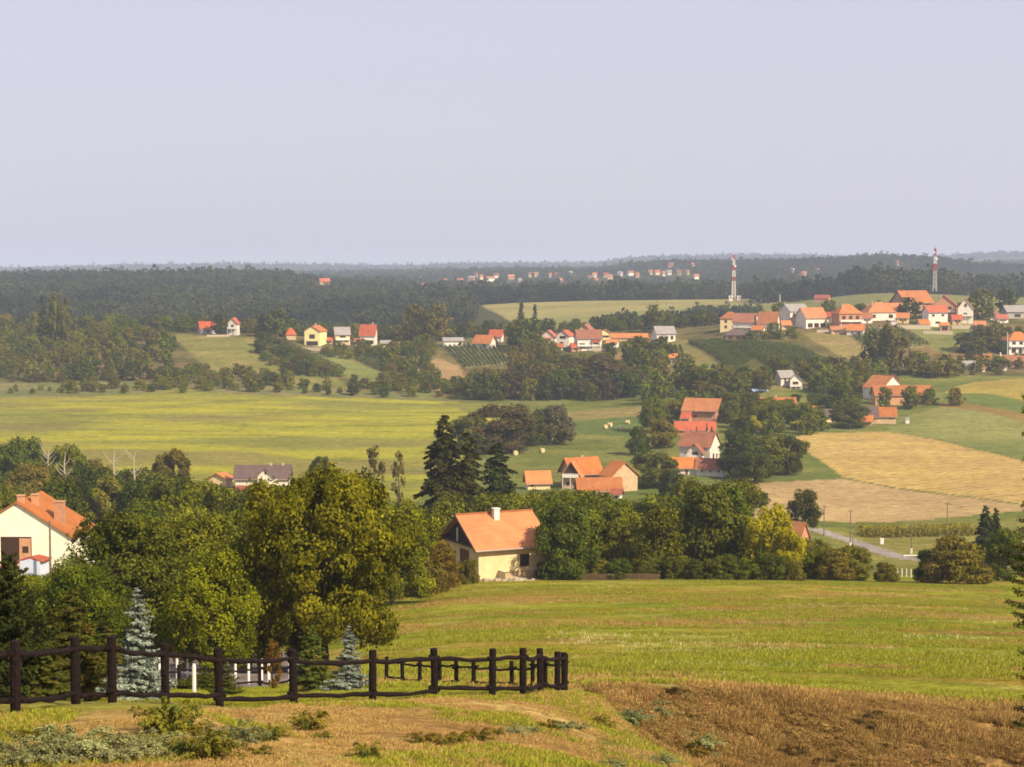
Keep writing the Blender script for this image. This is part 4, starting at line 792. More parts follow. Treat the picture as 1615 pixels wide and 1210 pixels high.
def conifer(key, n, matk, seed, H=10.0, W=4.0, leaf=.2, whorls=26, droop=.25, power=.9, bark=BARK, r=.16, low=.03, up=0):
    g = np.random.default_rng(seed); C = []; N_ = []; T_ = []
    nb = []
    for i in range(whorls):
        t = low+(1-low)*(i+g.uniform(-.2, .2))/whorls; Rr = W/2*(1-t)**power*g.uniform(.8, 1.1)+.03*W
        for j in range(int(6+9*(1-t))): nb.append((min(.985, max(low, t+g.uniform(-.6, .6)*1.3/whorls)), Rr*g.uniform(.5, 1.15), g.uniform(0, 6.283), g.uniform(0, 1)))
    wt = np.array([b[1]**1.1 for b in nb]); cnt = np.maximum(3, (wt/wt.sum()*n).astype(int))
    for (t, Rr, th, tb), c_ in zip(nb, cnt):
        s = g.uniform(.08, 1, c_)**.7; wd = Rr*.20*(1.15-s)
        off = g.normal(0, 1, c_)*wd; z = t*H+ (up*s - droop*s**1.6 + .10*s**6)*Rr - g.uniform(0, .12, c_)*Rr*(1-abs(up))
        C.append(np.stack([np.cos(th)*Rr*s-np.sin(th)*off, np.sin(th)*Rr*s+np.cos(th)*off, z], 1))
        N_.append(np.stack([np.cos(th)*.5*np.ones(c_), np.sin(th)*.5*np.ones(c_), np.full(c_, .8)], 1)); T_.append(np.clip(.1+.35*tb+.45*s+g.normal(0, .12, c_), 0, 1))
    C = np.concatenate(C); N_ = np.concatenate(N_); T_ = np.concatenate(T_); C[:, 2] = np.maximum(C[:, 2], .03)
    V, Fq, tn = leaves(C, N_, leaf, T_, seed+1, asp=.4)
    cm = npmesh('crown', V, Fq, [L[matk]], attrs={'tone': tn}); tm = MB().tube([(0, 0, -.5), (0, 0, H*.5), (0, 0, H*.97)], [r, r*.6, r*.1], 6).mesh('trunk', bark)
    PROTO[key] = (cm, tm, H, W)
def variant(key, src, matk):
    cm, tm, H, W = PROTO[src]; c2 = cm.copy(); c2.materials.clear(); c2.materials.append(L[matk]); PROTO[key] = (c2, tm, H, W)
deciduous('walnut', 'spread', 60000, .115, 'walnut', 3, 10, 10.5, nl=75, lob=.26, r=.24, z0=.07)
deciduous('near_a', 'round', 42000, .12, 'walnut', 14, 10, 9, nl=60, lob=.29)
deciduous('near_b', 'egg', 42000, .12, 'green', 25, 10, 8, nl=60, lob=.29)
deciduous('mid_a', 'round', 13000, .21, 'green', 31, 10, 9, nl=48, lob=.33)
deciduous('mid_b', 'egg', 13000, .21, 'green', 42, 10, 8.5, nl=48, lob=.33)
deciduous('mid_c', 'spread', 13000, .21, 'walnut', 53, 10, 10, nl=52, lob=.30)
deciduous('mid_d', 'tall', 11000, .21, 'olive', 64, 10, 6.5, nl=30)
deciduous('bush', 'bush', 11000, .16, 'olive', 71, 5, 8, nl=60, lob=.30, r=.08)
deciduous('far_a', 'round', 2400, .42, 'green', 81, 10, 9, nl=34, lob=.38)
deciduous('far_b', 'egg', 2400, .42, 'green', 82, 10, 8.5, nl=34, lob=.38)
deciduous('far_c', 'tall', 2200, .42, 'olive', 83, 10, 6, nl=30, lob=.36)
deciduous('far_bush', 'bush', 1600, .34, 'olive', 84, 5, 8, nl=34, lob=.40, r=.08)
deciduous('sparse', 'tall', 2600, .22, 'olive', 86, 10, 6, nl=26, lob=.22)
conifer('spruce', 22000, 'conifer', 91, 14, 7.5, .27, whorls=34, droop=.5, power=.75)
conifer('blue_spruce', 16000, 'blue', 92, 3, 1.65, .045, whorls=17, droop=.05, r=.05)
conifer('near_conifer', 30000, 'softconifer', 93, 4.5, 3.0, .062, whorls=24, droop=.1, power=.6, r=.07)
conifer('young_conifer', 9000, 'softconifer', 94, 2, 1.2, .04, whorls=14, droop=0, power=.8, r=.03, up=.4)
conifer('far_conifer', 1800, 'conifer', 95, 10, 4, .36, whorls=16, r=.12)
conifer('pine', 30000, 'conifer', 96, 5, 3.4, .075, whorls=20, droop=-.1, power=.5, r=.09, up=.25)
for a, b, c in (('sparse_autumn', 'sparse', 'autumn'), ('mid_a_dark', 'mid_a', 'dark'), ('mid_b_dark', 'mid_b', 'dark'), ('mid_a_olive', 'mid_a', 'olive'), ('mid_b_yellow', 'mid_b', 'yellow'), ('mid_a_autumn', 'mid_a', 'autumn'), ('near_a_dark', 'near_a', 'dark'), ('near_b_olive', 'near_b', 'olive'), ('near_b_walnut', 'near_b', 'walnut'),
   ('far_a_dark', 'far_a', 'dark'), ('far_a_olive', 'far_a', 'olive'), ('far_b_brown', 'far_b', 'brown'), ('far_a_brown', 'far_a', 'brown'), ('far_b_dark', 'far_b', 'dark'), ('far_b_olive', 'far_b', 'olive'), ('far_b_autumn', 'far_b', 'autumn'), ('far_b_yellow', 'far_b', 'yellow'), ('far_bush_green', 'far_bush', 'green'), ('far_bush_brown', 'far_bush', 'brown'),
   ('far_a_light', 'far_a', 'walnut'), ('far_bush_light', 'far_bush', 'walnut'), ('mid_willow', 'mid_b', 'willow'), ('mid_brown', 'mid_a', 'brown'), ('bush_autumn', 'bush', 'autumn'), ('bush_green', 'bush', 'green'), ('bush_dark', 'bush', 'dark')): variant(a, b, c)
NT = [0]
def tree(key, px, top, base, wpx, label, cat='tree', d=None, group=None, name=None, lean=0):
    cm, tm, H, W = PROTO[key]
    p = at(px, d) if d else hit(px, base); k = p.y/F
    zt = slope(top)*p.y; hgt = max(zt-p.z, .5) if d else (base-top)*k
    sx = wpx*k/W; sz = hgt/H
    nm = name or ('spruce' if 'spruce' in key else 'conifer' if 'conifer' in key or key == 'pine' else 'shrub' if 'bush' in key else 'tree')
    root = empty(nm, p, random.uniform(0, 6.28)); root.scale = (sx, sx*random.uniform(.9, 1.1), sz); tag(root, label, cat, group)
    if lean: root.rotation_euler.x = lean
    link(bpy.data.objects.new('crown', cm), root); link(bpy.data.objects.new('trunk', tm), root)
    NT[0] += 1
    return root
T = tree
# near, just behind the fence
T('pine', 8, 872, 1118, 150, 'dark long needled pine behind the fence at the left edge', 'pine tree', d=44)
T('near_conifer', 108, 925, 1105, 150, 'light green soft conifer between the first two fence posts', 'conifer', d=47)
T('near_conifer', 70, 1010, 1105, 110, 'low green conifer bush at the foot of the fence far left', 'conifer', d=44)
T('near_conifer', 165, 985, 1112, 90, 'bushy green conifer left of the large blue spruce', 'conifer', d=50)
T('blue_spruce', 213, 925, 1112, 118, 'silver blue spruce standing behind the fence, the larger and left of two', 'spruce', d=45)
T('blue_spruce', 548, 985, 1092, 84, 'smaller silver blue spruce behind the fence under the big walnut tree', 'spruce', d=57)
T('near_conifer', 488, 985, 1092, 78, 'dark green conifer shrub left of the smaller blue spruce', 'conifer', d=62)
T('young_conifer', 350, 1042, 1098, 62, 'young green conifer behind the fence near the paved drive', 'conifer', d=58)
T('bush_dark', 305, 1066, 1086, 75, 'flat dark shrub behind the fence beside the paved drive', 'shrub', d=70)
T('sparse_autumn', 427, 1010, 1088, 44, 'tiny orange leaved sapling in front of the paved drive', 'sapling', d=72, name='sapling')
T('walnut', 512, 738, 1046, 268, 'big spreading walnut tree with yellow green leaves behind the fence', 'walnut tree', d=98)
T('near_a', 618, 792, 940, 150, 'yellow green right hand neighbour of the big walnut tree', 'tree', d=168)
T('near_b_walnut', 330, 868, 1046, 170, 'round yellow green tree with a thin trunk left of the big walnut', 'tree', d=92)
T('near_a', 415, 850, 1045, 170, 'yellow green tree squeezed between the big walnut and the round tree', 'tree', d=100)
T('near_a_dark', 195, 815, 1040, 210, 'dark green broad tree behind the larger blue spruce', 'tree', d=112)
T('near_b', 120, 880, 1050, 150, 'mid green tree in front of the white cabin', 'tree', d=96)
T('near_b_olive', 290, 850, 1020, 120, 'reddish green tree behind the round yellow green tree', 'tree', d=140)
T('near_b', 20, 905, 1050, 110, 'green tree below the large pale house at the left edge', 'tree', d=98)
T('bush', 645, 880, 925, 120, 'loose leafy shrubs running out from the walnut tree towards the cream house', 'shrub', d=178)
T('bush_autumn', 690, 852, 912, 90, 'yellow orange bush at the left gable of the cream house', 'shrub', d=192)
T('bush', 738, 882, 910, 34, 'small dark bush under the left gable of the cream house', 'shrub', d=196)
# explicit middle distance trees
T('mid_a_dark', 896, 796, 912, 88, 'dark green tree touching the right wall of the cream house', 'tree', d=206)
T('mid_b_yellow', 1218, 796, 916, 78, 'bright yellow green tree at the right end of the dark tree belt', 'tree', d=212)
T('mid_b_yellow', 1250, 835, 916, 46, 'smaller yellow green bush leaning on the bright yellow tree', 'tree', d=209)
T('spruce', 699, 652, 870, 150, 'tall dark spruce with a pointed top left of the valley farm', 'spruce', d=292)
T('spruce', 738, 680, 870, 135, 'second dark spruce standing against the tallest one', 'spruce', d=300)
T('spruce', 784, 696, 840, 140, 'dark spruce with a loose top behind the cream house', 'spruce', d=315)
T('spruce', 1558, 796, 885, 62, 'dark spruce with a double top behind the orange bush on the right', 'spruce', d=300)
T('spruce', 1574, 800, 885, 48, 'right half of the double topped dark spruce pair', 'spruce', d=303)
T('bush', 1512, 850, 922, 125, 'rounded orange green bush on the edge of the meadow at the right', 'shrub', d=212)
T('bush_dark', 1470, 868, 922, 50, 'dark green bush at the left foot of the orange green bush', 'shrub', d=214)
T('mid_a', 1592, 838, 915, 70, 'green tree at the right end of the meadow', 'tree', d=232)
T('mid_a_dark', 1272, 775, 832, 56, 'round dark tree beside the red barn at the road', 'tree', d=402)
T('mid_brown', 790, 642, 716, 112, 'broad brown green tree behind the tall dark spruce', 'tree', d=602)
T('mid_a_dark', 740, 660, 716, 70, 'dark low tree left of the broad brown green tree', 'tree', d=596)
T('mid_willow', 874, 638, 700, 64, 'pale grey willow in the valley field', 'willow tree', d=628)
T('mid_a_dark', 843, 655, 702, 40, 'dark green tree between the willow and the broad brown green tree', 'tree', d=622)
T('mid_a_dark', 505, 722, 756, 34, 'small round dark tree at the edge of the yellow green crop', 'tree', d=505)
T('sparse', 588, 705, 775, 46, 'thin pale tree at the edge of the crop right of the small dark tree', 'tree', d=440)
T('sparse', 628, 712, 775, 32, 'thin pale tree with an open crown left of the tall spruce', 'tree', d=450)
T('mid_d', 276, 708, 800, 66, 'tall dark green tree sticking out above the left village trees', 'tree', d=420)
T('mid_d', 255, 714, 800, 44, 'narrow olive tree on the left of the tall village tree', 'tree', d=425)
T('mid_a_dark', 35, 696, 800, 90, 'large dark tree at the upper left corner of the village trees', 'tree', d=430)
T('mid_a', 105, 706, 800, 60, 'green tree between two bare white trunks at the left', 'tree', d=440)
for i, (px, top, base, lab) in enumerate([(74, 708, 760, 'leftmost bare white dead trunk above the village trees'), (100, 712, 762, 'forked bare white dead trunk second from the left'), (210, 712, 790, 'tall bare white dead tree right of the blue roof'), (178, 706, 770, 'thin bare dead twigs just right of the blue roof')]):
    p = at(px, 405 - i*6); k = p.y/F; root = empty('dead_tree', p); tag(root, lab, 'dead tree'); zt = slope(top)*p.y-p.z
    MB().tube([(0, 0, -.5), (.15, 0, zt*.5), (-.1, 0, zt*.8), (.25, 0, zt)], [.22, .2, .15, .05], 5).build('trunk', DEADBARK, root)
    bm_ = MB(); g_ = random.Random(i)
    for j in range(7):
        z = zt*g_.uniform(.62, .93); th = g_.choice([0, 3.1])+g_.uniform(-.6, .6); ln = g_.uniform(1.2, 2.6); bm_.tube([(0, 0, z), (math.cos(th)*ln*.6, math.sin(th)*ln*.5, z+ln*.5), (math.cos(th)*ln, math.sin(th)*ln, z+ln*1.1)], [.09, .06, .03], 4)
    bm_.build('branches', DEADBARK, root)
# farm trees
for a in [(1028, 628, 695, 44, 'mid_a', 'round green tree left of the raw brick house', 665), (1060, 632, 672, 40, 'mid_a_olive', 'olive tree touching the raw brick house on the left', 700), (1008, 672, 722, 32, 'mid_b_dark', 'dark tree on the pasture edge above the valley barn', 590), (1042, 662, 705, 46, 'mid_a_olive', 'yellow green fruit tree on the lawn left of the white valley house', 610),
  (1032, 716, 778, 70, 'mid_a_dark', 'dark bushy trees between the valley barn and the white house', 500), (1062, 740, 785, 40, 'bush_dark', 'low dark bush below the orange outbuilding', 480), (1168, 682, 752, 70, 'mid_a_dark', 'dark tree right beside the white valley house', 528), (1205, 690, 752, 66, 'mid_a', 'green tree in the middle of the clump right of the white house', 536), (1245, 686, 750, 56, 'mid_b_dark', 'dark tree at the right end of the clump by the stubble', 540), (1188, 712, 756, 60, 'bush_dark', 'low dark bush in front of the clump by the stubble', 520),
  (950, 568, 632, 90, 'far_b_brown', 'brown tinged tree on top of the dark wood below the middle houses', 850),
  (1086, 760, 800, 64, 'mid_a_olive', 'olive tree in front of the lawn below the white valley house', 330), (1152, 752, 812, 80, 'mid_c', 'bright green tree in front of the harvested field corner', 310), (1105, 775, 850, 90, 'mid_a', 'broad green tree left of the bright green field tree', 285), (1340, 640, 672, 62, 'mid_a_dark', 'large dark tree left of the low stone barn', 672), (1330, 600, 668, 52, 'mid_b_dark', 'tall dark tree behind the large dark barn tree', 700), (1215, 632, 688, 62, 'mid_a', 'green round tree below the long low orange roof', 690), (1250, 640, 690, 50, 'mid_a', 'green tree right of the round one below the orange roof', 695),
  (1180, 655, 694, 40, 'mid_b_yellow', 'small yellow tree near the bend of the farm lane', 655), (1262, 662, 692, 30, 'mid_b_yellow', 'yellow green shrub at the top corner of the stubble', 660), (1222, 668, 694, 36, 'mid_a_autumn', 'yellowish brown bush between two yellow ones above the stubble', 655), (1160, 620, 655, 46, 'mid_b_dark', 'dark group tree right of the raw brick house', 715), (1183, 618, 655, 40, 'mid_b_dark', 'second dark tree right of the raw brick house', 712),
  (1396, 612, 644, 26, 'far_a', 'small green tree before the brown barn gable', 730), (1435, 610, 638, 34, 'far_a', 'bright green tree before the middle of the long brown barn', 732), (1467, 612, 634, 26, 'far_bush_green', 'green bush at the right end of the long brown barn', 742), (1506, 612, 636, 30, 'far_bush', 'low hedge bush at the edge of the green right field', 735),
  (1560, 562, 600, 48, 'far_a', 'round bright green tree in front of the low white house on the right', 858), (1528, 524, 560, 46, 'far_a_dark', 'dark round tree left of the arcaded house', 905), (1565, 532, 562, 60, 'far_a_olive', 'olive trees behind the low white house on the right', 915), (1405, 515, 590, 50, 'far_b_olive', 'tall tree with a dark crown above the white barn', 838), (1380, 525, 585, 46, 'far_a_dark', 'dark tree left of the tall tree above the white barn', 845), (1447, 555, 596, 44, 'far_a', 'green tree right of the tall tree above the white barn', 838), (1490, 560, 606, 48, 'far_b_olive', 'yellow green slim trees above the yellow field', 832), (1470, 572, 610, 34, 'far_a_olive', 'olive bush beside the slim trees above the yellow field', 828),
  (1432, 470, 502, 34, 'far_b_dark', 'dark tree standing before the brown boarded ridge house', 992), (1418, 478, 502, 18, 'far_conifer', 'narrow dark conifer at the brown boarded ridge house', 995), (1548, 458, 500, 38, 'far_a', 'tall round green tree right of the narrow gabled ridge house', 1000), (1588, 457, 492, 32, 'far_a_dark', 'dark tree left of the grey field barn', 1060), (1227, 478, 508, 26, 'far_a', 'green tree behind the steep orange roof on the ridge', 1030), (1308, 474, 500, 22, 'far_a', 'green tree between two orange ridge houses', 1040), (1354, 480, 498, 18, 'far_a', 'small green tree behind the arcaded brick house', 1030), (1384, 474, 490, 14, 'far_b', 'small tree behind the broad hipped ridge house', 1060),
  (823, 474, 545, 34, 'far_conifer', 'tall dark spruce on the middle ridge, left of the pair', 985), (843, 478, 545, 26, 'far_conifer', 'dark spruce on the middle ridge, right of the pair', 990), (836, 505, 548, 44, 'far_a', 'bright green tree in front of the pair of ridge spruces', 972), (808, 515, 545, 20, 'far_a_dark', 'small dark tree at the left foot of the ridge spruces', 978),
  (656, 482, 535, 34, 'far_a_olive', 'tall pale tree left of centre on the ridge', 1040), (688, 482, 535, 44, 'far_b_olive', 'broad pale tree beside the tall pale ridge tree', 1035), (436, 488, 535, 44, 'far_b_dark', 'large dark tree right of the narrow white ridge house', 1020), (416, 505, 535, 30, 'far_a_dark', 'dark bush tree left of the large dark ridge tree', 1025), (348, 496, 525, 26, 'far_a_dark', 'dark tree between the red roof and the narrow white house', 1030), (1030, 482, 522, 36, 'far_b_olive', 'tall pale tree behind the grey roofed white house', 1040),
  (68, 462, 535, 22, 'far_conifer', 'tallest dark spruce on the wooded left hill', 1000), (88, 466, 535, 26, 'far_c', 'tall olive poplar right of the hilltop spruce', 998), (104, 472, 535, 20, 'far_c', 'reddish slim tree at the right of the hilltop poplar', 996), (134, 478, 508, 8, 'far_conifer', 'thin pointed spruce beside the hilltop cottage', 1075)]:
    T(a[4], a[0], a[1], a[2], a[3]*1.05, a[5], 'tree', d=a[6], name='conifer' if 'conifer' in a[4] else None)
for i in range(5): T('far_conifer', 1090+[0, 9, 16, 25, 33][i], [676, 672, 679, 668, 671][i], 692, 9, 'little dark conifer in the row before the long red roof, %s from the left' % ordn(i), 'conifer', d=640, group='little conifers before the red roof')

CLEAR = [(0, 140, 780, 892, 266), (1200, 1262, 540, 562, 2000), (1262, 1372, 520, 562, 2000), (285, 400, 532, 572, 990), (470, 585, 562, 596, 900), (1430, 1530, 512, 548, 2000), (694, 862, 795, 908, 206), (825, 1004, 696, 775, 480), (1045, 1150, 684, 746, 530), (1075, 1148, 634, 690, 650), (1222, 1270, 568, 600, 803), (1190, 1265, 610, 626, 745), (1362, 1472, 590, 628, 740), (1362, 1418, 636, 664, 680), (1240, 1282, 812, 845, 370), (1290, 1330, 832, 846, 400), (1330, 1380, 842, 862, 400), (1380, 1462, 858, 886, 360), (1600, 1615, 840, 862, 320),
 (365, 462, 740, 766, 470), (330, 362, 740, 758, 480), (140, 160, 800, 812, 340), (140, 165, 714, 722, 520), (690, 800, 543, 582, 2000), (475, 605, 505, 545, 990), (690, 800, 516, 545, 990), (850, 1062, 500, 546, 960), (1130, 1300, 482, 530, 930), (1316, 1420, 475, 512, 935), (1426, 1545, 465, 505, 950), (1570, 1615, 516, 556, 890), (1538, 1562, 556, 566, 865), (1588, 1615, 565, 590, 860), (355, 385, 496, 525, 1020), (1025, 1060, 500, 530, 970), (130, 155, 494, 502, 1060), (450, 470, 512, 532, 1005), (314, 338, 504, 518, 1030), (1085, 1200, 536, 574, 2000), (1335, 1470, 512, 548, 2000), (1262, 1282, 812, 845, 255), (930, 1010, 668, 682, 640), (235, 480, 1022, 1080, 90)]
STUFFW = []
KW = {'dark': 'dark green', 'olive': 'olive green', 'walnut': 'yellow green', 'yellow': 'yellow', 'autumn': 'rusty', 'brown': 'brownish', 'green': 'mid green'}
def fill(poly, n, keys, hm, wf, place, group=None, cat='tree', sp=4.0, topmin=None, seed=1, stuff=False, split=None):
    """trees placed at random inside a region given by ground corners (pixel, distance)"""
    g = random.Random(seed); pts = []; C_ = [(ucol(a), b) for a, b in poly]; res = []
    um, uM = min(c[0] for c in C_), max(c[0] for c in C_); dm, dM = min(c[1] for c in C_), max(c[1] for c in C_); tries = 0
    while len(res) < n and tries < n*60:
        tries += 1; u = g.uniform(um, uM); d = g.uniform(dm, dM); c = False; j = len(C_)-1
        for i in range(len(C_)):
            (ui, di), (uj, dj) = C_[i], C_[j]
            if (di > d) != (dj > d) and u < (uj-ui)*(d-di)/(dj-di)+ui: c = not c
            j = i
        if not c: continue
        x, y = u*d, d
        if any((x-a)**2+(y-b)**2 < sp*sp for a, b in pts): continue
        h = g.uniform(*hm); z = gz(x, y); pxx = 807.5+u*F; k = F/d; sl = -slope(0)
        pyof = lambda zz: 605-F*math.tan(math.atan2(zz, d)+PITCH)
        key = g.choice(keys); H, W = PROTO[key][2], PROTO[key][3]; wd = h*wf*g.uniform(.85, 1.15)
        hx = wd*k/2; bs = pyof(z)
        if topmin is not None:
            hm_ = slope(np.interp(pxx, *topmin))*d-z
            if h > hm_: h = hm_*g.uniform(.8, 1)
            if h < hm[0]*.4: continue
            wd = max(h*wf, wd*.75)
        tp = pyof(z+h)
        if any(d < e[4] and pxx+hx > e[0] and pxx-hx < e[1] and tp < e[3] and bs > e[2] for e in CLEAR): continue
        pts.append((x, y)); res.append((pxx, d, x, y, z, h, wd, key, g.uniform(0, 6.28), g.uniform(.85, 1.15)))
    if split: far_ = [q for q in res if q[1] >= split]; res = [q for q in res if q[1] < split]
    else: far_ = res if stuff else []; res = [] if stuff else res
    if far_:
        ks = sorted(set(keys)); STUFFW.append(('woodland', [(q[2], q[3], q[4]) for q in far_], [q[5]/10 if 'bush' not in keys[0] else q[5]/5 for q in far_], ks, 'mass of trees: ' + place))
    if not res: return
    ds = sorted(q[1] for q in res); c1, c2 = ds[len(ds)//3], ds[2*len(ds)//3]; cnt = {}
    for (pxx, d, x, y, z, h, wd, key, rz, q_) in sorted(res):
        H, W = PROTO[key][2], PROTO[key][3]
        mn = PROTO[key][0].materials[0].name.replace('leaf_', '').replace('needle_', ''); colr = KW.get(mn, mn)
        row = '' if len(res) < 14 else ('front ' if d < c1 else 'middle ' if d < c2 else 'back '); kk = (colr, row); i = cnt.get(kk, 0); cnt[kk] = i+1
        word = 'shrub' if 'bush' in key else 'tree'
        root = empty('shrub' if 'bush' in key else 'tree', (x, y, z), rz); root.scale = (wd/W, wd/W*q_, h/H)
        tag(root, '%s %s %s from the left, %s%s' % (ordn(i), colr, word, (row+'row of the ') if row else 'in the ', place), word, group); link(bpy.data.objects.new('crown', PROTO[key][0]), root); link(bpy.data.objects.new('trunk', PROTO[key][1]), root); NT[0] += 1
# belt behind the meadow, from the cream house to the yellow tree
prof = ([600, 640, 700, 745, 800, 850, 900, 950, 1000, 1040, 1060, 1090, 1120, 1150, 1180, 1200, 1260], [770, 800, 785, 752, 752, 768, 768, 785, 800, 790, 762, 758, 765, 755, 780, 798, 830])
fill([(860, 214), (1190, 214), (1175, 275), (1100, 330), (860, 300)], 46, ['mid_a', 'mid_b', 'mid_a_dark', 'mid_b_dark', 'mid_c', 'mid_b', 'mid_a'], (6, 12), .85, 'belt behind the meadow', 'trees in the belt behind the meadow', sp=4.2, topmin=prof, seed=3)
fill([(640, 238), (880, 236), (900, 330), (640, 330)], 30, ['mid_a', 'mid_b', 'mid_b_dark', 'mid_c', 'mid_a_olive'], (8, 13), .85, 'cream house group', 'trees behind the cream house', sp=5, topmin=prof, seed=4)
fill([(1262, 216), (1405, 212), (1400, 236), (1262, 250)], 22, ['bush', 'mid_a_olive', 'bush_green', 'bush'], (3.5, 5.5), 1.3, 'meadow thicket', 'shrubs of the thicket at the meadow edge', 'shrub', sp=3, seed=5, topmin=([1260, 1300, 1360, 1410], [850, 853, 860, 884]))
fill([(860, 206), (1262, 206), (1262, 213), (860, 212)], 26, ['bush_dark', 'bush_green', 'bush'], (1.8, 3.2), 1.5, 'far meadow edge', 'low shrubs at the foot of the belt', 'shrub', sp=2.5, seed=6)
# village trees at the left
profL = ([0, 60, 110, 160, 200, 240, 280, 330, 380, 440, 480, 560, 640, 700], [700, 712, 722, 730, 742, 742, 745, 758, 770, 772, 760, 790, 800, 800])
fill([(-60, 255), (420, 150), (640, 200), (700, 330), (480, 455), (-60, 470)], 150, ['mid_a', 'mid_b', 'mid_c', 'mid_a_dark', 'mid_b_dark', 'mid_a_olive', 'mid_d', 'mid_c', 'mid_b'], (8, 13), .8, 'left village wood', 'village trees on the left', sp=6.5, topmin=profL, seed=8, split=300)
fill([(140, 120), (420, 125), (480, 170), (100, 235), (100, 150)], 26, ['near_a', 'near_b', 'near_b_olive', 'near_a_dark', 'near_b_walnut'], (7, 10.5), .85, 'wood behind the fence', 'trees of the wood behind the fence', sp=5, topmin=([0, 140, 240, 400, 480], [900, 800, 800, 820, 790]), seed=9)
fill([(-60, 110), (150, 110), (150, 215), (-60, 215)], 16, ['near_a', 'near_b', 'near_a_dark'], (5, 9), .9, 'wood below the left house', 'trees below the pale house', sp=5, topmin=([-60, 140, 150], [905, 905, 830]), seed=10)
# trees round the valley farm
fill([(830, 400), (1010, 395), (1200, 400), (1200, 470), (980, 455), (840, 465)], 22, ['mid_a_dark', 'mid_b', 'bush_dark', 'mid_a'], (4, 8), .9, 'hollow below the farm', 'trees below the valley farm', sp=6, seed=11, topmin=([830, 960, 1000, 1060, 1200], [776, 790, 790, 770, 770]))
fill([(1150, 640), (1300, 640), (1310, 760), (1130, 770), (1070, 760)], 34, ['mid_a', 'mid_b_dark', 'mid_a_dark', 'far_a', 'far_b'], (6, 11), .85, 'gardens by the barn', 'garden trees on the lower right slope', sp=6, seed=12, topmin=([1070, 1200, 1300], [612, 622, 620]))
# right slope woods
fill([(1135, 770), (1370, 770), (1400, 850), (1290, 862), (1180, 862), (1080, 800)], 85, ['far_a', 'far_b', 'far_a_dark', 'far_b_dark', 'far_b_olive', 'far_a_olive'], (6, 11), .9, 'green tree in the wood on the slope below the right ridge', 'trees of the right slope wood', sp=6.5, seed=13, stuff=True)
fill([(1180, 900), (1270, 900), (1300, 950), (1150, 930)], 24, ['far_bush', 'far_bush_green', 'far_a'], (3, 5), 1.3, 'green shrub just below the first houses of the right ridge', 'shrubs below the right ridge houses', 'shrub', sp=6, seed=14, stuff=True)
fill([(1020, 780), (1130, 760), (1090, 880), (1000, 900)], 15, ['far_bush', 'far_a', 'far_a_olive', 'far_b'], (4, 8), 1.0, 'green tree on the rough slope above the raw brick house', 'trees above the brick house', sp=7, seed=15, stuff=True)
fill([(1480, 835), (1640, 835), (1640, 950), (1500, 950)], 40, ['far_a', 'far_a_dark', 'far_bush', 'far_b_olive', 'far_bush_green'], (4, 8), 1.0, 'green tree among the gardens at the far right', 'garden trees at the far right', sp=7, seed=16, stuff=True)
fill([(1130, 1010), (1640, 1010), (1640, 1060), (1130, 1050)], 46, ['far_a', 'far_bush_green', 'far_b', 'far_a_dark'], (3.5, 6.5), 1.0, 'green tree in the back gardens behind the right ridge houses', 'garden trees behind the right ridge', sp=8, seed=17, stuff=True)
fill([(1350, 930), (1640, 930), (1640, 960), (1350, 950)], 34, ['far_bush', 'far_bush_green', 'far_bush'], (1.5, 3), 1.6, 'low hedge shrub in front of the right ridge houses', 'hedge shrubs before the right ridge', 'shrub', sp=5, seed=18, stuff=True)
# dark brown wood below the middle houses
fill([(730, 825), (1005, 815), (1010, 850), (960, 900), (860, 900), (770, 870)], 85, ['far_b_brown', 'far_a_brown', 'far_b_brown', 'far_a_dark', 'far_b_dark', 'far_a_olive'], (8, 13), .8, 'brown green tree in the dark wood below the middle ridge houses', 'trees of the dark middle wood', sp=5.5, seed=19, topmin=([730, 780, 850, 940, 1000], [585, 578, 566, 556, 580]), stuff=True)
fill([(930, 905), (1060, 895), (1060, 955), (950, 955)], 17, ['far_bush_green', 'far_a', 'far_a_dark'], (3, 6.5), 1.1, 'green shrub on the slope right of the middle cluster of houses', 'shrubs right of the middle cluster', 'shrub', sp=6, seed=20, stuff=True)
fill([(730, 900), (900, 900), (880, 965), (800, 965), (760, 920)], 34, ['far_bush_green', 'far_bush', 'far_a_olive'], (2.5, 5), 1.3, 'light green shrub between the vineyard and the dark middle wood', 'shrubs right of the small vineyard', 'shrub', sp=6, seed=21, stuff=True)
fill([(610, 890), (720, 870), (700, 975), (600, 985)], 40, ['far_a', 'far_bush_green', 'far_a_olive', 'far_b'], (4, 8), .95, 'green tree on the tan slope left of the small vineyard', 'trees left of the small vineyard', sp=7, seed=22, stuff=True)
fill([(560, 860), (720, 838), (735, 862), (640, 885)], 26, ['far_a_olive', 'far_bush_green', 'far_a'], (4, 8), 1.0, 'olive tree in the strip along the lower edge of the tan slope', 'trees along the lower tan slope', sp=6, seed=23, stuff=True)
fill([(395, 965), (470, 900), (590, 858), (560, 890), (500, 940), (430, 1000)], 60, ['far_bush', 'far_bush_brown', 'far_bush_green', 'far_a_dark'], (2.5, 4.5), 1.3, 'dark plum bush in the orchard strip running down from the ridge', 'bushes of the orchard strip', 'shrub', sp=5, seed=24, stuff=True)
fill([(520, 955), (720, 970), (720, 1000), (500, 985)], 34, ['far_bush_green', 'far_bush', 'far_a'], (2.5, 5), 1.2, 'garden shrub just below the middle ridge houses', 'garden shrubs below the middle ridge', 'shrub', sp=6, seed=25, stuff=True)
fill([(250, 1050), (1120, 1055), (1120, 1100), (250, 1100)], 130, ['far_a_dark', 'far_b_dark', 'far_a', 'far_b_olive'], (5, 9.5), .9, 'dark tree in the line along the back of the middle ridge', 'trees along the back of the middle ridge', sp=8, seed=26, stuff=True)
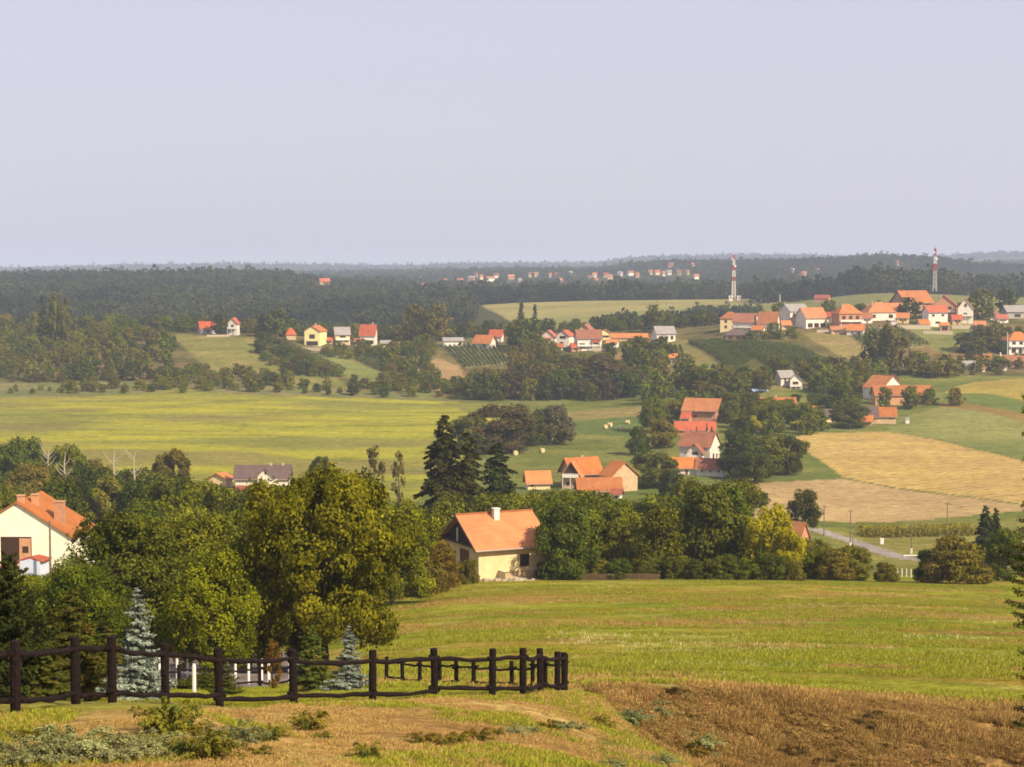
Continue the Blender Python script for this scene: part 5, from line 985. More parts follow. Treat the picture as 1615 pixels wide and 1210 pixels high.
# foot of the hill
fill([(100, 835), (720, 826), (720, 846), (330, 860), (100, 868)], 44, ['far_a', 'far_a_light', 'far_a_dark', 'far_bush_light', 'far_b_olive', 'far_a_olive'], (2.5, 6.5), 1.1, 'strip above the crop', 'scattered trees at the hill foot', sp=9, seed=27)
fill([(0, 836), (150, 836), (150, 860), (0, 862)], 12, ['far_bush', 'far_bush_green'], (1.5, 3), 1.2, 'far left grass strip', 'little bushes at the far left', 'shrub', sp=9, seed=28)
fill([(240, 862), (400, 862), (520, 850), (520, 880), (400, 905), (250, 930)], 30, ['far_a', 'far_a_dark', 'far_b_olive', 'far_a_olive'], (4, 7.5), 1.0, 'line below the slope', 'trees below the open left slope', sp=7, seed=29)
fill([(-60, 884), (150, 892), (270, 878), (330, 930), (250, 1010), (190, 1075), (-60, 1075)], 185, ['far_a', 'far_b', 'far_a_dark', 'far_b_olive', 'far_a_olive', 'far_a_light', 'far_a_light', 'far_c', 'far_bush_brown'], (5, 11), .9, 'green tree in the wood covering the left hill', 'trees of the left hill wood', sp=7, seed=30, stuff=True)

print('trees', NT[0])
#@@PART3
# ------------------------------------------------------------ fences, posts, poles, bales
def rail(m, a, b, r, seed, sag=.06):
    g = random.Random(seed); a = Vector(a); b = Vector(b); n = 7; pts = []; rr = []
    for i in range(n+1):
        t = i/n; p = a.lerp(b, t); p.z += -sag*math.sin(math.pi*t)+g.uniform(-.022, .022); p.x += g.uniform(-.015, .015); pts.append(p); rr.append(r*g.uniform(.82, 1.18))
    m.tube(pts, rr, 7); return m
def log_fence(posts, label, r, rr, heights, seed, gapless=True):
    """posts: (pixel, base row, distance, height in m)"""
    P_ = [at(a, d) for a, b, d, h in posts]; root = empty('log_fence', P_[0]); tag(root, label, 'fence', None); o0 = P_[0]; g = random.Random(seed)
    for (a, b, d, h), p in zip(posts, P_):
        m = MB(); q = p-o0; lx = g.uniform(-.03, .03); n = 5
        m.tube([(q.x+lx*i/n*h, q.y, q.z-.4+(h+.4)*i/n) for i in range(n+1)], [r*g.uniform(.92, 1.08) for i in range(n+1)], 9); m.build('post', TAR, root)
    for i in range(len(P_)-1):
        a = P_[i]-o0; b = P_[i+1]-o0; v = (b-a).normalized()*.18
        for hh in heights:
            ha = posts[i][3]*hh+g.uniform(-.05, .05); hb = posts[i+1][3]*hh+g.uniform(-.05, .05)
            rail(MB(), a-v+Vector((0, -.02, ha)), b+v+Vector((0, -.02, hb)), rr, seed*97+i*5+int(hh*10), g.uniform(.0, .09)).build('rail', TAR, root)
FP = [(-95, 1124, 33.2, 1.38), (15, 1122, 34.2, 1.38), (112, 1118, 37, 1.38), (170, 1124, 37.5, 1.38), (255, 1122, 40.5, 1.35), (342, 1118, 42, 1.36), (460, 1110, 44.8, 1.36), (585, 1103, 47.6, 1.36), (685, 1100, 50.5, 1.35), (776, 1098, 51.3, 1.35), (825, 1094, 52, 1.38), (853, 1090, 55, 1.32), (880, 1090, 57.5, 1.30), (892, 1088, 59.5, 1.27)]
log_fence(FP, 'long dark log rail fence with thick posts in front of the trees at the left', .10, .060, (.82, .18), 1)
BP = [(892, 1086, 60.5, 1.2), (861, 1085, 61.5, 1.1), (840, 1089, 62.5, 1.0), (808, 1090, 63.5, .98), (776, 1090, 64, .98), (747, 1093, 64, .98), (719, 1094, 64.5, .98), (692, 1093, 65.5, .98), (660, 1091, 67, .98), (633, 1087, 69, .98), (607, 1080, 71, .98)]
log_fence(BP, 'smaller dark log fence seen through the rails of the front fence, centre', .075, .042, (.80, .20), 2)
log_fence([(560, 1078, 73, .98), (505, 1077, 75, .98), (455, 1076, 77, .98), (406, 1076, 78, .98), (340, 1080, 75, .98), (276, 1086, 70, .98), (230, 1090, 68, .98)], 'smaller dark log fence in front of the paved drive, seen between the front rails', .075, .042, (.78, .22), 3)
CONC = mat('white_concrete', (.78, .74, .68), noise=4, c2=(.62, .58, .5))
wp = [(187, 1102, 47), (246, 1056, 90), (260, 1056, 90), (274, 1060, 88), (291, 1056, 92), (301, 1094, 64), (367, 1066, 88), (388, 1075, 82), (409, 1068, 88), (420, 1075, 83), (453, 1079, 80)]
for i, (px, b_, d) in enumerate(wp):
    p = at(px, d); m = MB().tube([(0, 0, -.4), (0, 0, 1.0 if px != 187 else .35)], .06 if i not in (5, 9) else .07, 8).tube([(0, 0, 1.0 if px != 187 else .35), (0, 0, 1.05 if px != 187 else .4)], .05, 8)
    o = m.build('bollard', CONC); o.location = p; tag(o, 'white bollard by the paved drive behind the log fence, %s from the left' % ordn(i), 'bollard', 'white bollards along the paved drive')
WOODP = mat('pole_wood', (.20, .145, .10), noise=3); WHITEP = CONC
def pole(px, base, top, d, label, arm=True, foot=False, r=.13, cat='utility pole', m_=None):
    p = at(px, d); Ht = slope(top)*d-p.z; root = empty('utility_pole', p, R(random.uniform(-25, 25))); tag(root, label, cat, None)
    MB().tube([(0, 0, -.6), (0, 0, Ht)], [r, r*.7], 7).build('shaft', m_ or WOODP, root)
    if arm:
        MB().box(-.9, .9, -.06, .06, Ht-.5, Ht-.38).build('crossarm', m_ or WOODP, root)
        m = MB()
        for x in (-.8, 0, .8): m.tube([(x, 0, Ht-.38), (x, 0, Ht-.2)], .05, 6)
        m.build('insulators', WHITEP, root)
    if foot: MB().box(-.17, .17, -.17, .17, -.5, 1.1).build('foot', WHITEP, root)
pole(75, 905, 822, 222, 'wooden pole in front of the gable of the large pale house at the left', arm=False, r=.16)
pole(1302, 838, 797, 395, 'twin armed utility pole at the round dark tree by the road'); pole(1344, 862, 804, 372, 'utility pole with a white foot beside the country road, left', foot=True)
pole(1348, 868, 848, 362, 'short dark pole on the near side of the country road', arm=False); pole(1441, 873, 826, 362, 'utility pole with a white foot beside the country road, right', foot=True)
pole(1497, 832, 792, 415, 'tall thin pole in the green field under the stubble', foot=True); pole(1491, 866, 842, 372, 'short pole left of the orange green bush beyond the road', arm=False)
pole(1193, 473, 457, 1560, 'thin white pole on the far field right of the left mast', arm=False, r=.35, m_=CONC); pole(1229, 481, 465, 1420, 'second thin white pole on the far field further right', r=.35, m_=CONC)
pole(1588, 550, 524, 893, 'white pole standing before the arcaded house at the right edge', arm=False, r=.2, m_=CONC); pole(1577, 572, 556, 868, 'short white post stump right of the low white house', arm=False, r=.5, m_=CONC)
for i, (px, b_, d) in enumerate([(1394, 858, 385)]):
    o = MB().box(-.35, .35, -.3, .3, -.3, 1.1).box(-.4, .4, -.35, .35, 1.1, 1.2).build('marker_stone', CONC); o.location = at(px, d); tag(o, 'white marker stone beside the country road', 'marker stone')
for i in range(9):
    d = 252-i*1.5; o = MB().tube([(0, 0, -.3), (0, 0, 1.15)], .07, 6).build('fence_post', CONC); o.location = at(1412+i*7.2, d); tag(o, 'pale fence post in the gap right of the shrub thicket, %s from the left' % ordn(i), 'fence post', 'pale fence posts beyond the meadow')
# dark wire and board fence along the foot of the belt
root = empty('paling_fence', at(860, 206)); tag(root, 'low dark paling fence along the far edge of the meadow right of the cream house', 'fence')
o0 = Vector(root.location); m1 = MB()
for i in range(60):
    p = at(858+i*3.1, 205)-o0; MB().box(-.05, .05, -.03, .03, -.4, .75).build('paling', WM['brownwood'], root).location = p
    if i: q = at(858+(i-1)*3.1, 205)-o0; m1.tube([q+Vector((0, .05, .6)), p+Vector((0, .05, .6))], .03, 4)
m1.build('rail', WM['brownwood'], root)
STRAW = mat('straw', (.62, .50, .28), noise=3, c2=(.48, .36, .17), bump=.05)
for i, (px, b_) in enumerate([(955, 676), (962, 673), (979, 678), (990, 669), (855, 714), (813, 718)]):
    p = hit(px, b_); ang = [.4, .9, .2, 1.2, .5, .3][i]; root = empty('hay_bale', (p.x, p.y, p.z+.72), ang)
    tag(root, 'round straw bale on the pasture, %s of the six from the left' % ordn(sorted([955, 962, 979, 990, 855, 813]).index(px)), 'hay bale', 'round bales on the pasture')
    MB().tube([(0, -.7, 0), (0, -.66, 0), (0, .66, 0), (0, .7, 0)], [.70, .78, .78, .70], 16).build('bale', STRAW, root)
p = hit(917, 706)
# guard rail end on the road and a white garden border
o = MB().box(-3.5, 3.5, -.06, .06, .35, .55); [o.box(x, x+.12, -.05, .05, -.4, .5) for x in (-3.2, -1, 1.2, 3.1)]; o = o.build('guard_rail', CONC); o.location = at(1457, 352); tag(o, 'short white guard rail at the end of the country road', 'guard rail')
for (px, b_, wpx, hpx, d, lb) in [(1432, 512, 70, 6, 958, 'pale retaining wall under the brown boarded ridge house'), (1376, 510, 30, 4, 955, 'short pale retaining wall left of the white kiosk'), (1520, 508, 40, 6, 962, 'pale garden wall under the narrow gabled ridge house'), (1478, 510, 46, 5, 945, 'low pink wall before the white ridge annexe'), (497, 548, 40, 5, 978, 'yellowish stone terrace below the yellow ridge house'), (1600, 562, 46, 5, 890, 'yellow stone bank below the arcaded house'), (1300, 520, 26, 4, 950, 'pale wall right of the wide orange ridge house'), (950, 540, 30, 6, 965, 'low white wall right of the middle cluster'), (345, 527, 36, 3, 1020, 'low pale wall before the leftmost ridge houses')]:
    p = at(px, d); k = d/F; o = MB().box(-wpx*k/2, wpx*k/2, -.25, .25, -2.5, hpx*k).build('garden_wall', WM['stone']); o.location = p; o.rotation_euler = (0, 0, R(random.uniform(-8, 8))); tag(o, lb, 'wall')
# rubble and flowers at the foot of the cream house
g = random.Random(4)
for i in range(26):
    px = 738+i*4.1+g.uniform(-1.5, 1.5); p = at(px, g.uniform(199, 203)); s = g.uniform(.12, .32)
    m = MB(); V8 = [(x*s*g.uniform(.6, 1.2), y*s*g.uniform(.6, 1.2), z*s*g.uniform(.5, 1)+s*.3) for z in (-1, 1) for y in (-1, 1) for x in (-1, 1)]
    m.poly(V8, [(0,2,3,1),(4,5,7,6),(0,1,5,4),(2,6,7,3),(0,4,6,2),(1,3,7,5)]); o = m.build('stone', WM['stone']); o.location = p; tag(o, 'small pale stone before the cream house, %s from the left' % ordn(i), 'stone', 'loose stones before the cream house')

# ------------------------------------------------------------ vineyards
def vineyard(name_label, A, B, C, D_, n, dmin=830, h=1.7, posts=False):
    """rows run from edge AB to edge DC; corners in photo pixels"""
    a, b, c, d = [hit(q[0], q[1], dmin) for q in (A, B, C, D_)]
    root = empty('vineyard', a); tag(root, name_label, 'vineyard'); o0 = Vector(a)
    for i in range(n):
        t = i/(n-1); s = a.lerp(b, t); e = d.lerp(c, t); ln = (e-s).length; k = max(110, int(ln*9)); g2 = np.random.default_rng(i+n)
        tt = g2.uniform(0, 1, k); X = s.x+(e.x-s.x)*tt+g2.normal(0, .15, k); Y = s.y+(e.y-s.y)*tt+g2.normal(0, .15, k); Z = ground(X, Y)+g2.uniform(.2, h, k)
        gap = tt > -1; C_ = np.stack([X, Y, Z], 1)[gap]-np.array(o0)
        V, Fq, tn = leaves(C_, np.tile([[.3, -.5, .7]], (len(C_), 1)), .33, g2.normal(.45, .2, len(C_)), i, .8)
        link(bpy.data.objects.new('vine_row', npmesh('vine_row', V, Fq, [L['vine']], attrs={'tone': tn})), root)
        if posts:
            m = MB()
            for q in (e,): z = gz(q.x, q.y); m.tube([Vector((q.x, q.y, z-.2))-o0, Vector((q.x, q.y, z+1.9))-o0], .09, 5)
            m.build('end_post', CONC, root)
vineyard('small steep vineyard with slanting rows below the white chalet', (700, 546), (783, 543), (800, 574), (735, 580), 12)
vineyard('steep vineyard with slanting rows below the arcaded brick house', (1332, 522), (1412, 516), (1465, 545), (1382, 558), 13)
vineyard('dense dark vineyard on the slope left of the first ridge houses', (1086, 541), (1128, 538), (1198, 562), (1158, 585), 12)
vineyard('dense dark vineyard with a bare track right below the first ridge houses', (1148, 541), (1252, 547), (1325, 580), (1212, 578), 16)
vineyard('long narrow vineyard below the three white houses of the ridge', (560, 566), (610, 560), (668, 580), (615, 590), 8)
vineyard('small sparse vineyard with white stakes right of the brown wood', (1018, 548), (1072, 545), (1080, 570), (1030, 578), 8, h=1.0, posts=True)
vineyard('dark orchard vineyard running down the slope right of the open left hillside', (405, 538), (450, 540), (545, 585), (520, 600), 7, h=2.2)

# maize strip beside the country road
g2 = np.random.default_rng(5); a, b = hit(1362, 848), hit(1545, 846)
k = 5200; tt = g2.uniform(0, 1, k); X = a.x+(b.x-a.x)*tt+g2.normal(0, .6, k); Y = a.y+(b.y-a.y)*tt+g2.uniform(0, 9, k); Z = ground(X, Y)+g2.uniform(.1, 2.2, k)
V, Fq, tn = leaves(np.stack([X, Y, Z], 1), np.tile([[.2, -.4, .6]], (k, 1)), .28, g2.normal(.6, .2, k), 4, .5)
tag(link(bpy.data.objects.new('maize', npmesh('maize', V, Fq, [L['olive']], attrs={'tone': tn}))), 'strip of standing maize in the green field beyond the country road', 'maize', kind='stuff')

# ------------------------------------------------------------ scattered cover (geometry nodes)
def scatter(name, pts, scl, protos, label, cat, seed=0, squash=None):
    """one object: protos instanced on points"""
    pts = np.asarray(pts, np.float32); n = len(pts); g2 = np.random.default_rng(seed)
    me = bpy.data.meshes.new(name); me.vertices.add(n); me.vertices.foreach_set('co', pts.ravel())
    me.attributes.new('scl', 'FLOAT', 'POINT').data.foreach_set('value', np.asarray(scl, np.float32))
    me.attributes.new('rot', 'FLOAT', 'POINT').data.foreach_set('value', g2.uniform(0, 6.28, n).astype(np.float32))
    me.attributes.new('pick', 'INT', 'POINT').data.foreach_set('value', g2.integers(0, len(protos), n).astype(np.int32))
    o = link(bpy.data.objects.new(name, me)); tag(o, label, cat, kind='stuff')
    ng = bpy.data.node_groups.new(name, 'GeometryNodeTree'); ng.interface.new_socket('Geometry', in_out='INPUT', socket_type='NodeSocketGeometry'); ng.interface.new_socket('Geometry', in_out='OUTPUT', socket_type='NodeSocketGeometry')
    gi = ng.nodes.new('NodeGroupInput'); go = ng.nodes.new('NodeGroupOutput'); jn = ng.nodes.new('GeometryNodeJoinGeometry')
    na = lambda nm, ty: (lambda q: (setattr(q, 'data_type', ty), q.inputs[0].__setattr__('default_value', nm), q)[2])(ng.nodes.new('GeometryNodeInputNamedAttribute'))
    s_, r_, k_ = na('scl', 'FLOAT'), na('rot', 'FLOAT'), na('pick', 'INT')
    xyz = ng.nodes.new('ShaderNodeCombineXYZ'); ng.links.new(r_.outputs[0], xyz.inputs[2])
    for i, pm in enumerate(protos):
        po = bpy.data.objects.new(pm.name, pm)
        oi = ng.nodes.new('GeometryNodeObjectInfo'); oi.inputs['Object'].default_value = po; oi.inputs['As Instance'].default_value = True
        cmp = ng.nodes.new('FunctionNodeCompare'); cmp.data_type = 'INT'; cmp.operation = 'EQUAL'; ng.links.new(k_.outputs[0], cmp.inputs[2]); cmp.inputs[3].default_value = i
        ip = ng.nodes.new('GeometryNodeInstanceOnPoints'); ng.links.new(gi.outputs[0], ip.inputs['Points']); ng.links.new(cmp.outputs[0], ip.inputs['Selection'])
        ng.links.new(oi.outputs['Geometry'], ip.inputs['Instance']); ng.links.new(xyz.outputs[0], ip.inputs['Rotation']); ng.links.new(s_.outputs[0], ip.inputs['Scale']); ng.links.new(ip.outputs[0], jn.inputs[0])
    ng.links.new(jn.outputs[0], go.inputs[0]); md = o.modifiers.new('scatter', 'NODES'); md.node_group = ng
    return o
def forest_proto(seed, n=260, mt='forest', H=14, W=11, leaf=.95, shape='round'):
    C, N_, tone = crown_pts(shape, n, seed, 14, .42); C = C.copy(); C[:, :2] *= W; C[:, 2] *= H
    V, Fq, tn = leaves(C, N_, leaf, tone, seed, .8); return npmesh('forest_crown', V, Fq, [L[mt]], attrs={'tone': tn})
FPR = [forest_proto(i) for i in range(4)] + [forest_proto(9, shape='egg'), forest_proto(7, mt='forest', H=18, W=12)]
FAR_H = [(o.location.x, o.location.y) for o in bpy.data.objects if o.name.startswith('far_house')]
def forest(px0, px1, d0, d1, spacing, scale, label, mask=None, seed=0, clear=True, protos=None):
    g2 = np.random.default_rng(seed); X = []; d = d0
    while d < d1:
        u0, u1 = ucol(px0)*d, ucol(px1)*d; n = max(1, int((u1-u0)/spacing)); x = u0+(np.arange(n)+g2.uniform(-.35, .35, n))*spacing; y = d+g2.uniform(-.4, .4, n)*spacing
        X.append(np.stack([x, y], 1)); d += spacing
    X = np.concatenate(X); 
    if mask is not None: X = X[mask(X[:, 0], X[:, 1], 807.5+X[:, 0]/X[:, 1]*F)]
    if clear:
        for hx, hy in FAR_H: X = X[~((np.abs(X[:, 0]-hx) < 9) & (X[:, 1] < hy+8) & (X[:, 1] > hy-420))]
    z = ground(X[:, 0], X[:, 1])-.5
    scatter('forest', np.column_stack([X, z]), scale*g2.uniform(.6, 1.25, len(X))*(.6+.8*fbm(X[:, 0]/70, X[:, 1]/70, seed)), protos or FPR, label, 'forest', seed)
    return len(X)
def pm(x, y, p): return np.full(x.shape, True)
n_ = 0
n_ += forest(-120, 770, 1150, 1290, 10, .62, 'dark wood filling the dip just behind the left ridge', seed=1)
n_ += forest(-120, 800, 1380, 2330, 10, .95, 'hazy dark forest covering the broad hills on the left', mask=lambda x, y, p: (p < 745) | (y > 1735), seed=2)
n_ += forest(745, 1215, 1712, 1800, 9.5, 1.15, 'dense row of tall trees along the back of the far field', seed=3)
n_ += forest(1195, 1345, 1545, 1640, 10, 1.05, 'wooded strip right of the left radio mast', seed=4)
n_ += forest(1340, 1540, 1560, 1660, 10, 1.25, 'dark wood round the foot of the slender mast', mask=lambda x, y, p: (p < 1548), seed=5)
n_ += forest(1540, 1720, 1560, 1660, 10, 1.2, 'dark wood at the far right behind the ridge', seed=6)
n_ += forest(955, 1180, 1190, 1330, 9, .75, 'purplish wood in the hollow behind the middle ridge', mask=lambda x, y, p: fbm(x/60, y/60, 2) > .3, seed=7)
n_ += forest(1060, 1225, 1330, 1420, 9, .55, 'bushy wood climbing the edge of the far field', mask=lambda x, y, p: p > 1080, seed=8)
n_ += forest(-120, 1750, 2350, 3000, 14, .8, 'hazy wooded country beyond the first forest', seed=9)
n_ += forest(400, 1750, 3000, 3760, 15, .72, 'hazy wooded hills round the far town', mask=lambda x, y, p: fbm(x/120, y/120, 3) > .36, seed=10)
n_ += forest(-120, 1750, 3800, 5400, 26, 1.1, 'pale blue wooded hills in the far distance', seed=11)
n_ += forest(-120, 1750, 6800, 8300, 45, 1.5, 'faint blue wooded hills on the horizon', seed=12)
# woods that read as one mass
for (nm, pts_, sc_, keys_, lb_) in STUFFW:
    scatter('woodland', pts_, sc_, [PROTO[k_][0] for k_ in keys_], lb_, 'woodland', seed=len(pts_))
# grass
def tuft(seed, n, h, spread, mt, wd=.012, lean=.5):
    g2 = np.random.default_rng(seed); V = []; Fq = []; th = g2.uniform(0, 6.28, n); r = spread*np.sqrt(g2.uniform(0, 1, n)); bx, by = r*np.cos(th), r*np.sin(th)
    hh = h*g2.uniform(.5, 1.1, n); la = g2.uniform(0, 6.28, n); ll = hh*lean*g2.uniform(.2, 1, n); wx, wy = -np.sin(la+.7)*wd, np.cos(la+.7)*wd
    V = np.stack([np.stack([bx-wx, by-wy, 0*hh], 1), np.stack([bx+wx, by+wy, 0*hh], 1), np.stack([bx+wx*.4+ll*np.cos(la), by+wy*.4+ll*np.sin(la), hh], 1), np.stack([bx-wx*.4+ll*np.cos(la), by-wy*.4+ll*np.sin(la), hh], 1)], 1).reshape(-1, 3)
    return npmesh('tuft', V, np.arange(n*4).reshape(-1, 4), [L[mt]], attrs={'tone': np.repeat(np.clip(g2.normal(.5, .25, n), 0, 1), 4)})
DRY = [tuft(i, 22, .065, .24, 'drygrass', .011, 1.9) for i in range(3)]; DRYG = [tuft(i+4, 24, .075, .22, 'grass', .011, 1.2) for i in range(2)]
BRN = [tuft(i+8, 44, .42, .30, 'browngrass', .017, .75) for i in range(3)]; MEA = [tuft(i+12, 22, .11, .42, 'grass', .016, 1.1) for i in range(3)]
MDR = [tuft(i+22, 22, .13, .42, 'drygrass', .014, 1.0) for i in range(2)]
FLW = [tuft(i+16, 7, .26, .25, 'flower', .022, .6) for i in range(2)]
def in_bank(X, Y): return inside(bankpoly, X, Y)
def fence_y(X, Y): return np.interp(X/Y, [ucol(a, b) for a, b in fence_px], FYV)
FYV = [hit(a, b).y for a, b in fence_px]
g2 = np.random.default_rng(77)
def frame_pts(n, d0, d1, pa=-40, pb=1660, p=1.0):
    d = d0+(d1-d0)*g2.uniform(0, 1, n)**p; u = g2.uniform(ucol(pa), ucol(pb), n); return u*d, d
def put(name, X, Y, keep, s, protos, label, cat):
    X, Y = X[keep], Y[keep]; s = s[keep] if hasattr(s, '__len__') else np.full(len(X), s)
    scatter(name, np.column_stack([X, Y, ground(X, Y)-.01]), s*g2.uniform(.7, 1.3, len(X)), protos, label, cat, seed=len(X))
X, Y = frame_pts(42000, 26, 60, -40, 1150); gn = fbm(X/14, Y/14, 12); k_ = (Y < fence_y(X, Y)-.15) & ~in_bank(X, Y) & (fbm(X/1.1, Y/1.1, 70) > .50)
put('dry_grass', X, Y, k_, .62, DRY, 'short dry straw coloured grass on the bank below the log fence', 'grass')
X, Y = frame_pts(16000, 26, 60, -40, 1150); k_ = (Y < fence_y(X, Y)-.15) & ~in_bank(X, Y) & (fbm(X/3, Y/3, 12) > .56)
put('green_grass', X, Y, k_, .9, DRYG, 'patches of green grass in the dry bank below the log fence', 'grass')
X, Y = frame_pts(60000, 36, 62, 900, 1680); k_ = in_bank(X, Y) & (fbm(X/1.4, Y/1.4, 8) > .34)
put('dry_weeds', X, Y, k_, .25+1.1*np.clip(fbm(X/1.8, Y/1.8, 55)-.3, 0, 1), BRN, 'matted brown weeds covering the bank at the lower right', 'weeds')
X, Y = frame_pts(60000, 60, 204, 560, 1680, 1.35); k_ = (Y > fence_y(X, Y)+1.5) & ~in_bank(X, Y) & (fbm(X/9, Y/4, 15) > .52)
put('meadow_grass', X, Y, k_, .6+.9*fbm(X/9, Y/9, 31), MEA, 'uneven grass of the wide near meadow', 'grass')
X, Y = frame_pts(26000, 60, 190, 560, 1680, 1.2); k_ = (Y > fence_y(X, Y)+1.5) & ~in_bank(X, Y) & (fbm(X/16, Y/6, 131) > .55)
put('meadow_straw', X, Y, k_, 1.0, MDR, 'straw coloured patches of dry grass in the near meadow', 'grass')
X, Y = frame_pts(6000, 66, 190, 860, 1680, 1.2); k_ = fbm(X/9, Y/6, 91) > .64
put('meadow_flowers', X, Y, k_, .6, FLW, 'pale flowering weeds in patches over the near meadow', 'flowers')
X, Y = frame_pts(12000, 42, 75, 150, 900); k_ = (Y > fence_y(X, Y)+.2) & (Y < 75) & ~in_bank(X, Y)
put('lawn_grass', X, Y, k_, .45, MEA[:2], 'short mown grass behind the log fence', 'grass')

def scrub(seed):
    C, N_, tone = crown_pts('bush', 900, seed, 20, .42); C = C.copy(); C[:, :2] *= 1.5; C[:, 2] *= .8
    V, Fq, tn = leaves(C, N_, .055, tone+.1, seed, .3); return npmesh('scrub', V, Fq, [L['browngrass']], attrs={'tone': tn})
SCR = [scrub(i) for i in range(4)]
X, Y = frame_pts(6000, 45, 59.4, 980, 1680); k_ = in_bank(X, Y) & (fbm(X/1.6, Y/1.2, 63) > .50) & (Y < 58.8)
put('dry_scrub', X, Y, k_, .34, SCR, 'tangled dry scrub bulging from the brown bank at the lower right', 'scrub')

SCD = []  # scrub copies coloured dark to stand in for shaded hollows
for m_ in SCR[:3]: c_ = m_.copy(); c_.materials.clear(); c_.materials.append(L['shadeweed']); SCD.append(c_)
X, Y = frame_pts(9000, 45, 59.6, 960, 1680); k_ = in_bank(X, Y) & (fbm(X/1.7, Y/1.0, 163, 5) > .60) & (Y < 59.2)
put('painted_shade_scrub', X, Y, k_, .2, SCD, 'tangled weeds coloured dark as painted shade in patches on the brown bank', 'scrub')

# ------------------------------------------------------------ low plants on the bank
def spray_bush(seed, n, R_, h, mt, leaf=.05, rise=.35):
    """spreading juniper: arching sprays thrown out from the middle"""
    g3 = np.random.default_rng(seed); C = []; N_ = []; T_ = []; nb = 34
    for b_ in range(nb):
        th = g3.uniform(0, 6.28); ln = R_*g3.uniform(.5, 1.1); k = n//nb; s = g3.uniform(.1, 1, k)**.8; z0 = g3.uniform(.1, 1)*h; off = g3.normal(0, .09, k)*ln*(1.2-s)
        C.append(np.stack([np.cos(th)*ln*s-np.sin(th)*off, np.sin(th)*ln*s+np.cos(th)*off, z0*np.sin(s*2.2)*1.0+g3.normal(0, .035, k)+.03], 1)); N_.append(np.stack([np.cos(th)*.3*np.ones(k), np.sin(th)*.3*np.ones(k), np.ones(k)], 1)); T_.append(.25+.5*s+g3.normal(0, .12, k))
    C = np.concatenate(C); C[:, 2] = np.maximum(C[:, 2], .01)
    V, Fq, tn = leaves(C, np.concatenate(N_), leaf, np.concatenate(T_), seed, .35); return npmesh('foliage', V, Fq, [L[mt]], attrs={'tone': tn})
JU = {'g': spray_bush(1, 5200, 1.0, .35, 'juniper', .038), 'g2': spray_bush(2, 5200, 1.0, .5, 'juniper', .038), 'y': spray_bush(3, 5200, 1.0, .75, 'juniperyellow', .045), 'y2': spray_bush(4, 5200, 1.0, .6, 'juniperyellow', .045)}
JW = {'g': 'silvery green', 'g2': 'silvery green', 'y': 'yellow green', 'y2': 'yellow green'}
jl = [(40, 1200, 95, 'g', .55), (110, 1188, 90, 'g2', .55), (180, 1196, 90, 'g', .5), (235, 1188, 70, 'g2', .5), (320, 1180, 40, 'g', .5), (375, 1172, 55, 'g2', .65), (265, 1160, 60, 'y', .9), (325, 1196, 62, 'y2', .8), (300, 1158, 36, 'y', .6), (425, 1168, 30, 'y2', .9), (408, 1190, 28, 'y2', .5), (492, 1152, 34, 'y', .9), (468, 1142, 20, 'y2', .6), (510, 1165, 20, 'y2', .6), (578, 1196, 22, 'y', .8),
      (665, 1172, 22, 'y2', .6), (698, 1176, 20, 'y', .7), (724, 1170, 17, 'y2', .8), (757, 1168, 20, 'y2', .8), (785, 1158, 10, 'y2', .8), (812, 1158, 20, 'g2', .6), (839, 1154, 11, 'g2', .7), (866, 1152, 17, 'y2', .8), (890, 1150, 20, 'g', .7), (912, 1150, 14, 'g2', .7), (946, 1142, 12, 'y', .9), (958, 1148, 14, 'y2', .6), (990, 1138, 32, 'g', .6), (1022, 1128, 36, 'g2', .45), (1095, 1180, 32, 'g2', .7), (1080, 1200, 30, 'y', .7), (1042, 1205, 26, 'g', .6), (965, 1210, 22, 'g', .5), (1118, 1192, 20, 'g', .5), (55, 1165, 40, 'y2', .4)]
for i, (px, b_, hw_, key, zs) in enumerate(sorted(jl)):
    p = hit(px, b_); s = hw_*(1.35 if px > 560 else 1)*p.y/F; root = empty('juniper', p, random.uniform(0, 6.28)); root.scale = (s*1.05, s*1.05, s*zs*(1.25 if key[0] == 'y' else 1.45))
    tag(root, '%s juniper, %s bank shrub from the left' % (JW[key], ordn(i)), 'juniper', 'low junipers on the bank')
    link(bpy.data.objects.new('foliage', JU[key]), root); st_ = MB().tube([(0, 0, -.1), (.05, 0, .15), (.3, .1, .3)], [.05, .04, .02], 5).build('stem', BARK, root)
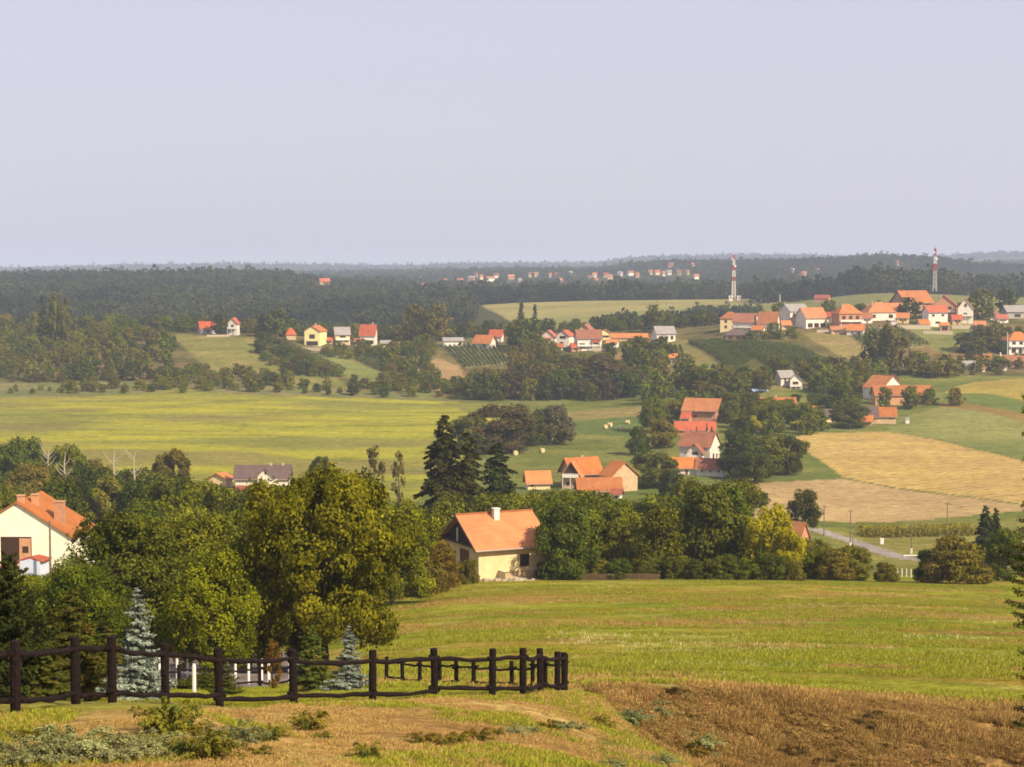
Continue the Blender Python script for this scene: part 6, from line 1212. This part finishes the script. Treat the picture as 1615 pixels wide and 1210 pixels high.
# dark spruce whose branch tips reach in at the right edge
p = at(1712, 22); root = empty('spruce', p, .3); tag(root, 'near dark spruce whose needled branch tips reach in at the right edge', 'spruce')
g3 = np.random.default_rng(12); C = []; N_ = []; T_ = []; bm_ = MB()
def branch(z, th, ln, n, drop=.25):
    k = n; s = g3.uniform(.05, 1, k); side = g3.uniform(-1, 1, k)*.20*(1.1-s)*ln**.6; tw = g3.uniform(0, 1, k)
    C.append(np.stack([np.cos(th)*ln*s-np.sin(th)*side+g3.normal(0, .012, k), np.sin(th)*ln*s+np.cos(th)*side+g3.normal(0, .012, k), z-drop*ln*s+.18*ln*s**3-np.abs(side)*.35+g3.normal(0, .015, k)], 1)); N_.append(g3.normal(0, 1, (k, 3))); T_.append(g3.uniform(.1, .8, k))
    bm_.tube([(0, 0, z), (math.cos(th)*ln*.5, math.sin(th)*ln*.5, z-drop*ln*.5+.02), (math.cos(th)*ln*.97, math.sin(th)*ln*.97, z-drop*ln*.97+.17*ln)], [.025, .015, .005], 5)
Htop = .4-p.z; zb = (slope(985)*22-p.z, slope(868)*22-p.z)
for i in range(640):
    z = Htop*g3.uniform(.04, .98)**1.0; ln = .76*min(1, ((Htop-z)/2.2)**.8)*g3.uniform(.72, 1.04)
    if zb[0] < z-.05 < zb[1]+.1: ln *= g3.uniform(1.05, 1.38)
    branch(z, g3.uniform(0, 6.283), max(.1, ln), 130, .22)
for py_, reach in [(872, 138), (886, 146), (905, 128), (925, 140), (945, 124), (960, 142), (978, 130), (992, 112), (1150, 118), (642, 114)]:
    branch(slope(py_)*22-p.z+.1, math.pi+random.uniform(-.12, .12), reach/F*22, 420, .12)
V, Fq, tn = leaves(np.concatenate(C), np.concatenate(N_), .028, np.concatenate(T_), 3, .22)
link(bpy.data.objects.new('crown', npmesh('crown', V, Fq, [L['conifer']], attrs={'tone': tn})), root)
MB().tube([(0, 0, -.5), (0, 0, Htop*.5), (0, 0, Htop*.98)], [.16, .10, .01], 7).build('trunk', BARK, root); bm_.build('branches', BARK, root)
print('forest', n_)
